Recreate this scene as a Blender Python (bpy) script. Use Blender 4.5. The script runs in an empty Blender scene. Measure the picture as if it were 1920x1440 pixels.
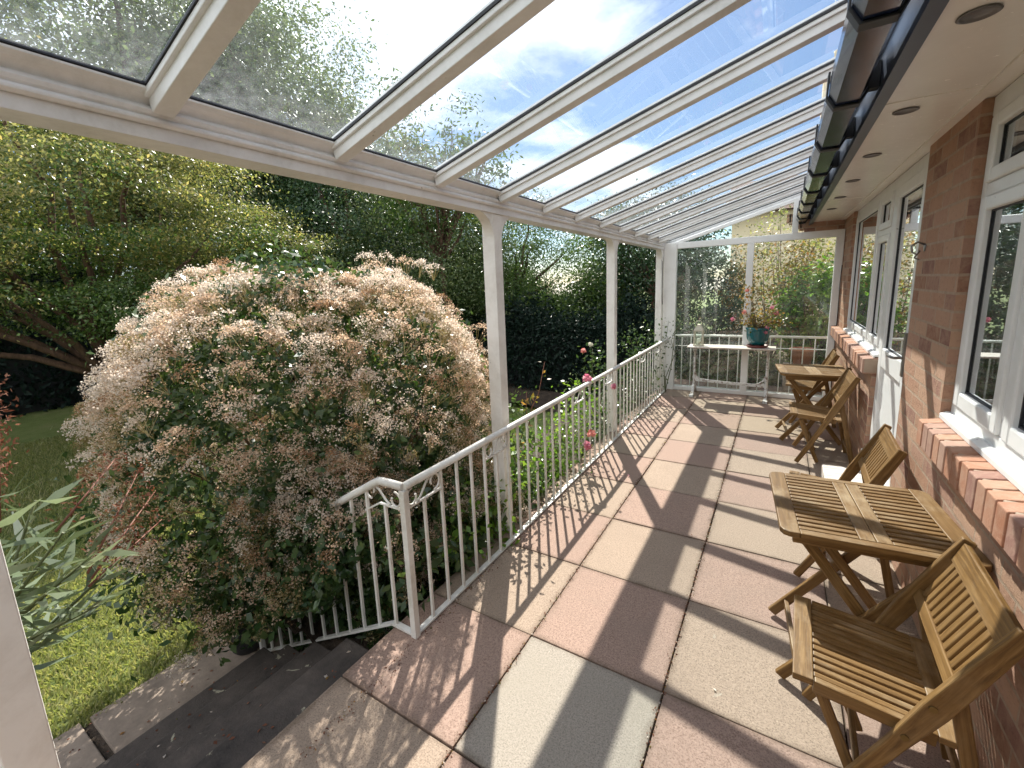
import bpy, math, random
import numpy as np
from mathutils import Vector, Matrix
random.seed(7)
rng = np.random.default_rng(7)
SC = bpy.context.scene
COL = SC.collection

# ------------------------------------------------------------------ camera, sky, sun
cam_d = bpy.data.cameras.new('camera')
cam = bpy.data.objects.new('camera', cam_d)
COL.objects.link(cam)
right = Vector((0.8482472, 0.5279451, -0.0418402))
up = Vector((-0.0578123, 0.1708382, 0.9836016))
fwd = Vector((-0.5264356, 0.8319184, -0.1754348))
m = Matrix((right, up, -fwd)).transposed().to_4x4()
m.translation = Vector((0.90916, -1.58552, 1.63145))
cam.matrix_world = m
cam_d.sensor_fit = 'HORIZONTAL'
cam_d.sensor_width = 36.0
cam_d.lens = 823.15 / 1920 * 36.0
cam_d.shift_x = 16.28 / 1920
cam_d.shift_y = -35.5 / 1920
cam_d.clip_start = 0.02
cam_d.clip_end = 500
SC.camera = cam

SUN_DIR = Vector((-0.46, 0.87, 1.0)).normalized()
EL = math.asin(SUN_DIR.z)
AZ = math.atan2(SUN_DIR.x, SUN_DIR.y)
sun_d = bpy.data.lights.new('sun', 'SUN')
sun_d.energy = 4.9
sun_d.angle = math.radians(0.55)
sun_d.color = (1.0, 0.95, 0.86)
sun = bpy.data.objects.new('sun', sun_d)
COL.objects.link(sun)
sun.rotation_euler = (-SUN_DIR).to_track_quat('-Z', 'Y').to_euler()
sun.location = (0, 0, 20)

SC.view_settings.view_transform = 'Standard'
SC.view_settings.look = 'None'
SC.view_settings.exposure = 1.0
SC.view_settings.gamma = 1.0
SC.render.engine = 'CYCLES'
SC.cycles.max_bounces = 10
SC.cycles.diffuse_bounces = 4
SC.cycles.glossy_bounces = 4
SC.cycles.transmission_bounces = 6
SC.cycles.transparent_max_bounces = 16
SC.cycles.use_denoising = True
SC.cycles.sample_clamp_indirect = 6.0
SC.cycles.use_adaptive_sampling = True
SC.cycles.adaptive_threshold = 0.02


class NT:
    """small helper for node trees"""
    def __init__(s, tree):
        s.t = tree
        s.n = tree.nodes
    def add(s, typ, ins=None, **kw):
        n = s.n.new(typ)
        for k, v in kw.items():
            setattr(n, k, v)
        for k, v in (ins or {}).items():
            s.put(n, k, v)
        return n
    def put(s, n, k, v):
        sock = n.inputs[k]
        if isinstance(v, bpy.types.NodeSocket):
            s.t.links.new(v, sock)
        elif isinstance(v, bpy.types.Node):
            s.t.links.new(v.outputs[0], sock)
        else:
            if sock.type == 'RGBA' and len(v) == 3:
                v = (*v, 1)
            sock.default_value = v
    def math(s, op, a, b=0.0, clamp=False):
        n = s.add('ShaderNodeMath', operation=op, use_clamp=clamp)
        s.put(n, 0, a)
        s.put(n, 1, b)
        return n.outputs[0]
    def ramp(s, fac, stops, interp='LINEAR'):
        n = s.add('ShaderNodeValToRGB')
        n.color_ramp.interpolation = interp
        el = n.color_ramp.elements
        while len(el) > 1:
            el.remove(el[-1])
        el[0].position = stops[0][0]
        el[0].color = (*stops[0][1], 1)
        for p, c in stops[1:]:
            e = el.new(p)
            e.color = (*c, 1)
        s.put(n, 'Fac', fac)
        return n.outputs['Color']
    def noise(s, vec, scale, detail=4.0, rough=0.55, dist=0.0, out='Fac'):
        n = s.add('ShaderNodeTexNoise')
        n.inputs['Scale'].default_value = scale
        n.inputs['Detail'].default_value = detail
        n.inputs['Roughness'].default_value = rough
        n.inputs['Distortion'].default_value = dist
        if vec is not None:
            s.put(n, 'Vector', vec)
        return n.outputs[out]
    def mix(s, fac, a, b, blend='MIX'):
        n = s.add('ShaderNodeMix', data_type='RGBA', blend_type=blend)
        s.put(n, 0, fac)
        s.put(n, 6, a)
        s.put(n, 7, b)
        return n.outputs[2]
    def bump(s, h, strength=0.3, dist=0.01):
        n = s.add('ShaderNodeBump')
        n.inputs['Strength'].default_value = strength
        n.inputs['Distance'].default_value = dist
        s.put(n, 'Height', h)
        return n.outputs[0]


G = lambda v: (v, v, v)
world = bpy.data.worlds.new('World')
SC.world = world
world.use_nodes = True
w = NT(world.node_tree)
w.n.clear()
sky = w.add('ShaderNodeTexSky', sky_type='NISHITA')
sky.sun_disc = False
sky.sun_elevation = EL
sky.sun_rotation = AZ
sky.air_density = 1.0
sky.dust_density = 0.3
sky.ozone_density = 3.5
bg = w.add('ShaderNodeBackground', {'Color': sky, 'Strength': 0.08})
tc = w.add('ShaderNodeTexCoord')
sep = w.add('ShaderNodeSeparateXYZ', {0: tc.outputs['Generated']})
den = w.math('ADD', w.math('MAXIMUM', sep.outputs[2], 0.0), 0.18)
cx = w.math('DIVIDE', sep.outputs[0], den)
cy = w.math('DIVIDE', sep.outputs[1], den)
comb = w.add('ShaderNodeCombineXYZ', {0: cx, 1: cy, 2: 0.37})
n1 = w.noise(comb, 1.15, 10.0, 0.58, 0.25)
n2 = w.noise(comb, 0.45, 3.0, 0.5)
# a bank of cloud towards the sun, clearer overhead
dotn = w.add('ShaderNodeVectorMath', operation='DOT_PRODUCT')
w.put(dotn, 0, tc.outputs['Generated'])
dotn.inputs[1].default_value = Vector((-0.62, 0.55, 0.56)).normalized()
near_sun = w.math('MULTIPLY', w.math('POWER', w.math('MAXIMUM', dotn.outputs['Value'], 0.0), 12.0), 0.18)
dens = w.math('ADD', w.math('ADD', w.math('MULTIPLY', n1, 0.75), w.math('MULTIPLY', n2, 0.3)), w.math('ADD', near_sun, w.math('MULTIPLY', w.math('MAXIMUM', w.math('SUBTRACT', 0.15, sep.outputs[1]), 0.0), 0.45)))  # last term: unseen cloud added behind the camera to brighten shaded faces
cl = w.ramp(dens, [(0.57, G(0)), (0.65, G(0.55)), (0.74, G(1))])
shade = w.ramp(w.noise(comb, 2.3, 6.0, 0.6), [(0.3, (0.72, 0.76, 0.86)), (0.62, (1, 1, 1))])
cbg = w.add('ShaderNodeBackground', {'Color': shade, 'Strength': 1.15})
mx = w.add('ShaderNodeMixShader', {0: cl, 1: bg, 2: cbg})
wo = w.add('ShaderNodeOutputWorld', {0: mx})

# ------------------------------------------------------------------ materials
MATS = {}
def material(name, base=(0.5, 0.5, 0.5), rough=0.5, metallic=0.0, spec=0.5):
    m = bpy.data.materials.new(name)
    m.use_nodes = True
    t = NT(m.node_tree)
    b = t.n['Principled BSDF']
    b.inputs['Base Color'].default_value = (*base, 1)
    b.inputs['Roughness'].default_value = rough
    b.inputs['Metallic'].default_value = metallic
    b.inputs['Specular IOR Level'].default_value = spec
    MATS[name] = m
    return m, t, b

def objco(t):
    return t.add('ShaderNodeTexCoord').outputs['Object']
def uvco(t):
    return t.add('ShaderNodeTexCoord').outputs['UV']

def mapped(t, vec, scale):
    return t.add('ShaderNodeMapping', {'Vector': vec, 'Scale': scale}).outputs[0]

def slab_mat(name, light, dark, stain):
    m, t, b = material(name, light, 0.88, spec=0.25)
    co = objco(t)
    speck = t.noise(co, 170, 2, 0.7)
    grit = t.noise(co, 90, 3, 0.7)
    blot = t.noise(co, 2.6, 6, 0.65, 0.6)
    c = t.ramp(speck, [(0.30, dark), (0.52, light), (0.66, light), (0.78, tuple(min(1, x * 1.7) for x in light))])
    c = t.mix(t.ramp(grit, [(0.42, G(0)), (0.66, G(0.35))]), c, dark)
    c = t.mix(t.ramp(blot, [(0.42, G(0.0)), (0.70, G(0.55))]), c, stain)
    lich = t.ramp(t.noise(co, 16, 4, 0.6, 0.4), [(0.70, G(0)), (0.76, G(0.5))])
    c = t.mix(lich, c, (0.50, 0.48, 0.40))
    sx = t.add('ShaderNodeSeparateXYZ', {0: co})
    def edge(q):
        f = t.math('FRACT', t.math('ADD', t.math('DIVIDE', q, 0.6), 100.5))
        return t.math('MULTIPLY', t.math('ABSOLUTE', t.math('SUBTRACT', f, 0.5)), 0.6)
    de = t.math('MINIMUM', edge(sx.outputs[0]), edge(sx.outputs[1]))
    wob = t.math('ADD', de, t.math('MULTIPLY', t.math('SUBTRACT', t.noise(co, 9, 6, 0.7), 0.5), 0.07))
    grime = t.ramp(wob, [(0.0, G(0.55)), (0.010, G(0.30)), (0.03, G(0.0))])
    c = t.mix(grime, c, (0.10, 0.07, 0.048))
    t.put(b, 'Base Color', c)
    t.put(b, 'Normal', t.bump(speck, 0.5, 0.003))
    return m
slab_mat('slab_pink', (0.37, 0.262, 0.21), (0.18, 0.118, 0.09), (0.27, 0.20, 0.16))
slab_mat('slab_buff', (0.385, 0.30, 0.23), (0.18, 0.135, 0.10), (0.28, 0.215, 0.165))
slab_mat('slab_grey', (0.365, 0.325, 0.275), (0.18, 0.16, 0.13), (0.30, 0.27, 0.22))
m, t, b = material('joint_dirt', (0.06, 0.045, 0.03), 0.95)
co = objco(t)
t.put(b, 'Base Color', t.ramp(t.noise(co, 60, 4), [(0.35, (0.03, 0.02, 0.014)), (0.6, (0.09, 0.055, 0.035)), (0.75, (0.06, 0.09, 0.03))]))
m, t, b = material('step_stone', (0.13, 0.105, 0.09), 0.9)
co = objco(t)
c = t.ramp(t.noise(co, 5, 8, 0.7), [(0.3, (0.035, 0.03, 0.027)), (0.6, (0.085, 0.07, 0.06)), (0.8, (0.14, 0.115, 0.095))])
lich = t.ramp(t.noise(co, 7, 5, 0.6, 0.8), [(0.64, G(0)), (0.67, G(1))])
c = t.mix(lich, c, (0.33, 0.31, 0.23))
t.put(b, 'Base Color', c)
t.put(b, 'Normal', t.bump(t.noise(co, 70, 4, 0.7), 0.6, 0.005))
m, t, b = material('path_stone', (0.3, 0.25, 0.2), 0.9)
co = objco(t)
t.put(b, 'Base Color', t.ramp(t.noise(co, 4, 9, 0.7), [(0.3, (0.15, 0.12, 0.095)), (0.55, (0.27, 0.215, 0.17)), (0.75, (0.36, 0.30, 0.24))]))
t.put(b, 'Normal', t.bump(t.noise(co, 90, 4, 0.7), 0.5, 0.004))
m, t, b = material('soil', (0.05, 0.035, 0.025), 0.95)
co = objco(t)
t.put(b, 'Base Color', t.ramp(t.noise(co, 14, 6, 0.7), [(0.3, (0.02, 0.014, 0.01)), (0.7, (0.085, 0.06, 0.04))]))
t.put(b, 'Normal', t.bump(t.noise(co, 30, 4, 0.7), 0.8, 0.02))
m, t, b = material('lawn_base', (0.07, 0.12, 0.02), 0.9)
co = objco(t)
c = t.ramp(t.noise(co, 3.0, 6, 0.65), [(0.3, (0.13, 0.18, 0.04)), (0.5, (0.19, 0.24, 0.06)), (0.72, (0.27, 0.26, 0.11))])
t.put(b, 'Base Color', t.mix(t.ramp(t.noise(co, 120, 2), [(0.35, G(0)), (0.65, G(0.7))]), c, (0.05, 0.085, 0.015)))
t.put(b, 'Normal', t.bump(t.noise(co, 150, 3, 0.7), 0.9, 0.02))

def brick_mat(name, wscale=1.0):
    m, t, b = material(name, (0.4, 0.2, 0.12), 0.85, spec=0.2)
    uv = uvco(t)
    br = t.add('ShaderNodeTexBrick', {'Vector': uv, 'Color1': (0.0, 0.0, 0.0), 'Color2': (1, 1, 1), 'Mortar': (0.5, 0.5, 0.5),
               'Scale': 1.0, 'Mortar Size': 0.006, 'Mortar Smooth': 0.1, 'Bias': 0.0, 'Brick Width': 0.225, 'Row Height': 0.0762})
    br.offset = 0.5
    rnd = br.outputs['Color']
    col = t.ramp(rnd, [(0.0, (0.29, 0.145, 0.095)), (0.3, (0.42, 0.235, 0.155)), (0.55, (0.50, 0.315, 0.215)), (0.8, (0.43, 0.25, 0.18)), (1.0, (0.24, 0.12, 0.095))])
    n = t.noise(uv, 16, 8, 0.7, 0.8)
    col = t.mix(t.ramp(n, [(0.40, G(0)), (0.72, G(0.75))]), col, (0.48, 0.31, 0.21))
    col = t.mix(t.ramp(t.noise(uv, 45, 4, 0.7), [(0.55, G(0)), (0.8, G(0.6))]), col, (0.12, 0.06, 0.05))
    mort = t.mix(t.noise(uv, 30, 3), (0.30, 0.20, 0.14), (0.55, 0.42, 0.31))
    t.put(b, 'Base Color', t.mix(br.outputs['Fac'], col, mort))
    h = t.math('ADD', t.math('MULTIPLY', br.outputs['Fac'], -1.0), t.math('MULTIPLY', t.noise(uv, 45, 7, 0.8), 0.9))
    t.put(b, 'Normal', t.bump(h, 0.9, 0.009))
    return m
brick_mat('brick')
m, t, b = material('brick_sill', (0.4, 0.2, 0.13), 0.8, spec=0.25)
ri = t.add('ShaderNodeNewGeometry').outputs['Random Per Island']
co = objco(t)
c = t.ramp(ri, [(0.0, (0.38, 0.17, 0.10)), (0.35, (0.46, 0.245, 0.16)), (0.65, (0.40, 0.25, 0.19)), (1.0, (0.30, 0.15, 0.12))])
c = t.mix(t.ramp(t.noise(co, 22, 7, 0.7, 0.6), [(0.42, G(0)), (0.75, G(0.7))]), c, (0.50, 0.34, 0.25))
t.put(b, 'Base Color', c)
t.put(b, 'Normal', t.bump(t.noise(co, 80, 6, 0.75), 0.6, 0.004))
material('mortar', (0.36, 0.27, 0.20), 0.9)
m, t, b = material('brown_brick', (0.16, 0.075, 0.05), 0.85)
co = uvco(t)
br = t.add('ShaderNodeTexBrick', {'Vector': co, 'Color1': (0.12, 0.055, 0.04), 'Color2': (0.2, 0.09, 0.065), 'Mortar': (0.16, 0.10, 0.08),
           'Scale': 1.0, 'Mortar Size': 0.006, 'Brick Width': 0.225, 'Row Height': 0.0762})
t.put(b, 'Base Color', br.outputs['Color'])

def plastic(name, base, dirt, rough=0.28, amount=0.35):
    m, t, b = material(name, base, rough, spec=0.5)
    co = objco(t)
    n = t.noise(co, 3.5, 7, 0.7, 0.3)
    fine = t.noise(co, 38, 5, 0.7)
    f = t.math('MULTIPLY', t.math('MULTIPLY', t.ramp(n, [(0.45, G(0)), (0.8, G(1))]), fine), amount * 2)
    spots = t.ramp(t.noise(mapped(t, co, (1, 1, 1)), 26, 2, 0.5), [(0.76, G(0)), (0.80, G(0.6))])
    t.put(b, 'Base Color', t.mix(spots, t.mix(f, base, dirt), tuple(x * 0.35 for x in dirt)))
    t.put(b, 'Roughness', t.math('ADD', t.math('MULTIPLY', fine, 0.2), rough))
    return m
plastic('upvc', (0.80, 0.80, 0.79), (0.42, 0.40, 0.34), 0.22, 0.25)
plastic('canopy_white', (0.80, 0.80, 0.80), (0.36, 0.35, 0.31), 0.32, 0.5)
plastic('painted_post', (0.82, 0.80, 0.76), (0.38, 0.33, 0.26), 0.4, 0.5)
plastic('soffit_white', (0.82, 0.77, 0.72), (0.5, 0.46, 0.42), 0.14, 0.2)
plastic('rail_white', (0.72, 0.71, 0.67), (0.28, 0.24, 0.17), 0.35, 0.7)
material('seal_black', (0.015, 0.016, 0.02), 0.5)
m, t, b = material('gutter_black', (0.018, 0.022, 0.034), 0.16, spec=0.4)
co = objco(t)
c = t.mix(t.ramp(t.noise(mapped(t, co, (6, 1.2, 6)), 5, 6, 0.7, 0.5), [(0.5, G(0)), (0.80, G(0.25))]), (0.008, 0.016, 0.042), (0.09, 0.10, 0.12))
t.put(b, 'Base Color', c)
t.put(b, 'Roughness', t.math('ADD', t.math('MULTIPLY', t.noise(co, 9, 5), 0.2), 0.06))
material('fascia_grey', (0.040, 0.050, 0.078), 0.35)
material('downlight_grey', (0.16, 0.15, 0.15), 0.4, 0.3)
material('chrome', (0.6, 0.6, 0.6), 0.22, 1.0)
material('handle_grey', (0.25, 0.24, 0.23), 0.3, 0.7)

m, t, b = material('oiled_wood', (0.3, 0.17, 0.06), 0.48, spec=0.35)
uv = uvco(t)
ri = t.add('ShaderNodeNewGeometry').outputs['Random Per Island']
grain = t.noise(mapped(t, uv, (3, 55, 1)), 1.6, 6, 0.65, 0.7)
c = t.ramp(grain, [(0.32, (0.07, 0.034, 0.010)), (0.5, (0.195, 0.105, 0.032)), (0.68, (0.33, 0.20, 0.075))])
c = t.mix(t.math('MULTIPLY', ri, 0.55), c, (0.20, 0.105, 0.03))
wn = t.ramp(t.noise(mapped(t, uv, (1, 1.6, 1)), 3.5, 5, 0.7), [(0.48, G(0)), (0.72, G(0.55))])
geo = t.add('ShaderNodeNewGeometry')
nz = t.add('ShaderNodeSeparateXYZ', {0: geo.outputs['Normal']}).outputs[2]
oi = t.add('ShaderNodeObjectInfo').outputs['Random']
c = t.mix(t.math('MULTIPLY', oi, 0.45), c, (0.13, 0.068, 0.022))
wx = t.math('MULTIPLY', wn, t.ramp(nz, [(0.5, G(0.3)), (0.9, G(1))]))
c = t.mix(wx, c, (0.44, 0.34, 0.215))
t.put(b, 'Base Color', c)
t.put(b, 'Normal', t.bump(grain, 0.35, 0.002))
t.put(b, 'Roughness', t.math('ADD', t.math('MULTIPLY', grain, 0.3), 0.35))
material('brass', (0.22, 0.15, 0.06), 0.45, 0.9)

m, t, b = material('old_white_iron', (0.6, 0.6, 0.58), 0.6)
co = objco(t)
t.put(b, 'Base Color', t.mix(t.ramp(t.noise(co, 25, 6, 0.7), [(0.5, G(0)), (0.62, G(1))]), (0.62, 0.62, 0.60), (0.22, 0.16, 0.12)))
m, t, b = material('console_board', (0.6, 0.55, 0.5), 0.6)
co = objco(t)
t.put(b, 'Base Color', t.mix(t.ramp(t.noise(mapped(t, co, (1, 6, 6)), 6, 6, 0.7), [(0.45, G(0)), (0.65, G(0.8))]), (0.62, 0.56, 0.50), (0.34, 0.26, 0.21)))
m, t, b = material('teal_glaze', (0.005, 0.10, 0.13), 0.12, spec=0.7)
co = objco(t)
t.put(b, 'Base Color', t.mix(t.noise(co, 14, 4), (0.004, 0.075, 0.105), (0.012, 0.15, 0.17)))
material('red_saucer', (0.16, 0.035, 0.03), 0.5)
material('terracotta', (0.36, 0.16, 0.10), 0.8)
material('dark_pot', (0.016, 0.018, 0.022), 0.5)
material('cream_wall', (0.78, 0.66, 0.46), 0.9)
material('cream_lantern', (0.50, 0.46, 0.36), 0.5)
material('candle', (0.8, 0.78, 0.68), 0.5)
material('room_wall', (0.22, 0.21, 0.19), 0.9)
material('room_floor', (0.12, 0.08, 0.05), 0.6)
material('curtain', (0.4, 0.38, 0.34), 0.9)
material('wire_black', (0.03, 0.03, 0.03), 0.5)
m, t, b = material('roof_tile', (0.10, 0.05, 0.04), 0.8)
co = objco(t)
br = t.add('ShaderNodeTexBrick', {'Vector': uvco(t), 'Color1': (0.11, 0.05, 0.04), 'Color2': (0.16, 0.08, 0.06), 'Mortar': (0.02, 0.015, 0.012),
           'Scale': 1.0, 'Mortar Size': 0.008, 'Brick Width': 0.3, 'Row Height': 0.2})
t.put(b, 'Base Color', br.outputs['Color'])
m, t, b = material('rock', (0.3, 0.26, 0.2), 0.9)
co = objco(t)
t.put(b, 'Base Color', t.ramp(t.noise(co, 3.5, 9, 0.75, 0.6), [(0.3, (0.10, 0.08, 0.055)), (0.5, (0.27, 0.22, 0.14)), (0.7, (0.42, 0.36, 0.25))]))
t.put(b, 'Normal', t.bump(t.noise(co, 9, 8, 0.75), 1.0, 0.05))

def glass_mat(name, tint, gloss_boost, dirt_kind):
    m = bpy.data.materials.new(name)
    m.use_nodes = True
    MATS[name] = m
    t = NT(m.node_tree)
    t.n.clear()
    fr = t.add('ShaderNodeFresnel', {'IOR': 1.5})
    front = t.math('SUBTRACT', 1.0, t.add('ShaderNodeNewGeometry').outputs['Backfacing'])
    fac = t.math('MULTIPLY', t.math('MULTIPLY', fr, gloss_boost, clamp=True), front)
    tr = t.add('ShaderNodeBsdfTransparent', {'Color': tint})
    gl = t.add('ShaderNodeBsdfGlossy', {'Color': (0.95, 0.97, 1.0), 'Roughness': 0.015})
    a = t.add('ShaderNodeMixShader', {0: fac, 1: tr, 2: gl})
    co = objco(t)
    dif = t.add('ShaderNodeBsdfTranslucent', {'Color': (0.75, 0.76, 0.78)})
    dif2 = t.add('ShaderNodeBsdfDiffuse', {'Color': (0.6, 0.6, 0.58)})
    d = t.add('ShaderNodeMixShader', {0: 0.4, 1: dif, 2: dif2})
    if dirt_kind == 'roof':
        speck = t.ramp(t.noise(co, 75, 3, 0.7), [(0.66, G(0)), (0.74, G(1.0))])
        spray = t.ramp(t.noise(co, 3.0, 6, 0.7), [(0.3, G(0.25)), (0.7, G(1))])
        x = t.add('ShaderNodeSeparateXYZ', {0: co}).outputs[0]
        low = t.ramp(t.math('MULTIPLY', t.math('ADD', x, 0.6), 0.6), [(0.0, G(1)), (0.16, G(0.35)), (0.45, G(0.06))])
        haze = t.math('MULTIPLY', t.ramp(t.noise(co, 28, 6, 0.75), [(0.35, G(0.15)), (0.65, G(1))]), low)
        dm = t.math('ADD', t.math('MULTIPLY', t.math('MULTIPLY', speck, spray), 0.14), t.math('MULTIPLY', haze, 0.16), clamp=True)
        dm = t.math('ADD', dm, 0.012)
    else:
        dm = t.math('MULTIPLY', t.ramp(t.noise(co, 5, 7, 0.75, 0.8), [(0.4, G(0.15)), (0.75, G(1))]), 0.035)
    b_ = t.add('ShaderNodeMixShader', {0: dm, 1: a, 2: d})
    t.add('ShaderNodeOutputMaterial', {0: b_})
glass_mat('roof_glass', (0.93, 0.96, 0.97), 1.1, 'roof')
glass_mat('screen_glass', (0.92, 0.95, 0.93), 1.7, 'screen')
glass_mat('window_glass', (0.78, 0.82, 0.80), 2.6, 'clean')
MATS['window_glass'].node_tree.nodes

def leaf_mat(name, stops, transl=0.45, rough=0.38, spec=0.5, tcol=None):
    m = bpy.data.materials.new(name)
    m.use_nodes = True
    MATS[name] = m
    t = NT(m.node_tree)
    b = t.n['Principled BSDF']
    ri = t.add('ShaderNodeNewGeometry').outputs['Random Per Island']
    co = objco(t)
    f = t.math('ADD', t.math('MULTIPLY', ri, 0.6), t.math('MULTIPLY', t.noise(co, 1.3, 3), 0.4))
    c = t.ramp(f, stops)
    t.put(b, 'Base Color', c)
    b.inputs['Roughness'].default_value = rough
    b.inputs['Specular IOR Level'].default_value = spec
    tc_ = t.mix(1.0, c, tcol or (1.5, 1.5, 0.85), 'MULTIPLY')
    tr = t.add('ShaderNodeBsdfTranslucent', {'Color': tc_})
    ms = t.add('ShaderNodeMixShader', {0: transl, 1: b.outputs[0], 2: tr})
    out = [n for n in t.n if n.type == 'OUTPUT_MATERIAL'][0]
    t.put(out, 0, ms)
    return m
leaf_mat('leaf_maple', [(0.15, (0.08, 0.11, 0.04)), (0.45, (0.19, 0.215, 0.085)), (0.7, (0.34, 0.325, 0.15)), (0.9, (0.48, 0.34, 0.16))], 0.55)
leaf_mat('leaf_dark', [(0.2, (0.018, 0.048, 0.022)), (0.5, (0.038, 0.082, 0.034)), (0.8, (0.07, 0.12, 0.05))], 0.28, 0.35)
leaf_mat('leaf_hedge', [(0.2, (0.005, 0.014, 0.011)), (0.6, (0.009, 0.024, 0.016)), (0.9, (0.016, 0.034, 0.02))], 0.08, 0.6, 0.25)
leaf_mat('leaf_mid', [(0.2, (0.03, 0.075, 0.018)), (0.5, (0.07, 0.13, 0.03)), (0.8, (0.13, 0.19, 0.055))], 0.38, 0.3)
leaf_mat('leaf_pale', [(0.2, (0.06, 0.11, 0.04)), (0.5, (0.12, 0.17, 0.07)), (0.8, (0.20, 0.24, 0.11))], 0.4, 0.35)
leaf_mat('leaf_bush', [(0.2, (0.022, 0.055, 0.018)), (0.5, (0.05, 0.095, 0.03)), (0.8, (0.10, 0.15, 0.05))], 0.3, 0.32)
leaf_mat('leaf_fresh', [(0.2, (0.06, 0.14, 0.015)), (0.5, (0.11, 0.22, 0.03)), (0.85, (0.22, 0.32, 0.06))], 0.5, 0.3)
leaf_mat('leaf_silver', [(0.2, (0.12, 0.16, 0.09)), (0.6, (0.20, 0.25, 0.15)), (0.9, (0.36, 0.40, 0.31))], 0.25, 0.35, tcol=(1.1, 1.2, 0.8))
leaf_mat('leaf_autumn', [(0.2, (0.07, 0.10, 0.02)), (0.5, (0.20, 0.15, 0.04)), (0.85, (0.36, 0.17, 0.06))], 0.5)
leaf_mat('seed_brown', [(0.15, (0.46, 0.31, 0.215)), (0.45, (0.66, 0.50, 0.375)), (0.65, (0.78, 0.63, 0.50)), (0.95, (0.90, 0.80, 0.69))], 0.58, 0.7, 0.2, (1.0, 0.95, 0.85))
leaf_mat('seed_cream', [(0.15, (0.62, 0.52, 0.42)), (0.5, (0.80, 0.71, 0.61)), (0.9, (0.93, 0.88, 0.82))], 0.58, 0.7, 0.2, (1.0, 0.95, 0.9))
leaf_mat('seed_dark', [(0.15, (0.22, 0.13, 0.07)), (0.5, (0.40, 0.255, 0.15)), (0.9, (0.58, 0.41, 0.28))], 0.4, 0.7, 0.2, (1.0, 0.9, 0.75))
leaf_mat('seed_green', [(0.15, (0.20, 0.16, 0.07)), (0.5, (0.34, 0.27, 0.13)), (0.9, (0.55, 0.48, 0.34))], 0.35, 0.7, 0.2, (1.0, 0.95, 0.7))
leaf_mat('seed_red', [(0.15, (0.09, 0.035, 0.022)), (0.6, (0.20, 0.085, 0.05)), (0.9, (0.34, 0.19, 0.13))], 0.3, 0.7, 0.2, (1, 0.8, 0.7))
leaf_mat('petal_pink', [(0.2, (0.62, 0.17, 0.28)), (0.6, (0.78, 0.34, 0.44)), (0.9, (0.88, 0.62, 0.66))], 0.4, 0.5, 0.3, (1.1, 0.9, 0.95))
leaf_mat('petal_salmon', [(0.2, (0.65, 0.22, 0.18)), (0.8, (0.80, 0.42, 0.38))], 0.4, 0.5, 0.3, (1.1, 0.9, 0.9))
leaf_mat('petal_white', [(0.2, (0.6, 0.6, 0.5)), (0.8, (0.85, 0.84, 0.78))], 0.4, 0.5, 0.3, (1, 1, 0.9))
leaf_mat('grass_blade', [(0.1, (0.15, 0.19, 0.06)), (0.45, (0.24, 0.27, 0.10)), (0.7, (0.34, 0.34, 0.165)), (0.95, (0.46, 0.40, 0.25))], 0.45, 0.5)
m, t, b = material('bark', (0.12, 0.08, 0.05), 0.9)
co = objco(t)
t.put(b, 'Base Color', t.ramp(t.noise(mapped(t, co, (1, 1, 0.25)), 20, 6, 0.7), [(0.3, (0.05, 0.03, 0.02)), (0.7, (0.17, 0.10, 0.065))]))
t.put(b, 'Normal', t.bump(t.noise(mapped(t, co, (1, 1, 0.25)), 30, 6), 0.8, 0.02))
material('stem_green', (0.09, 0.11, 0.035), 0.6)
material('stem_brown', (0.13, 0.075, 0.04), 0.7)
material('stem_red', (0.20, 0.08, 0.05), 0.7)

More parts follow.
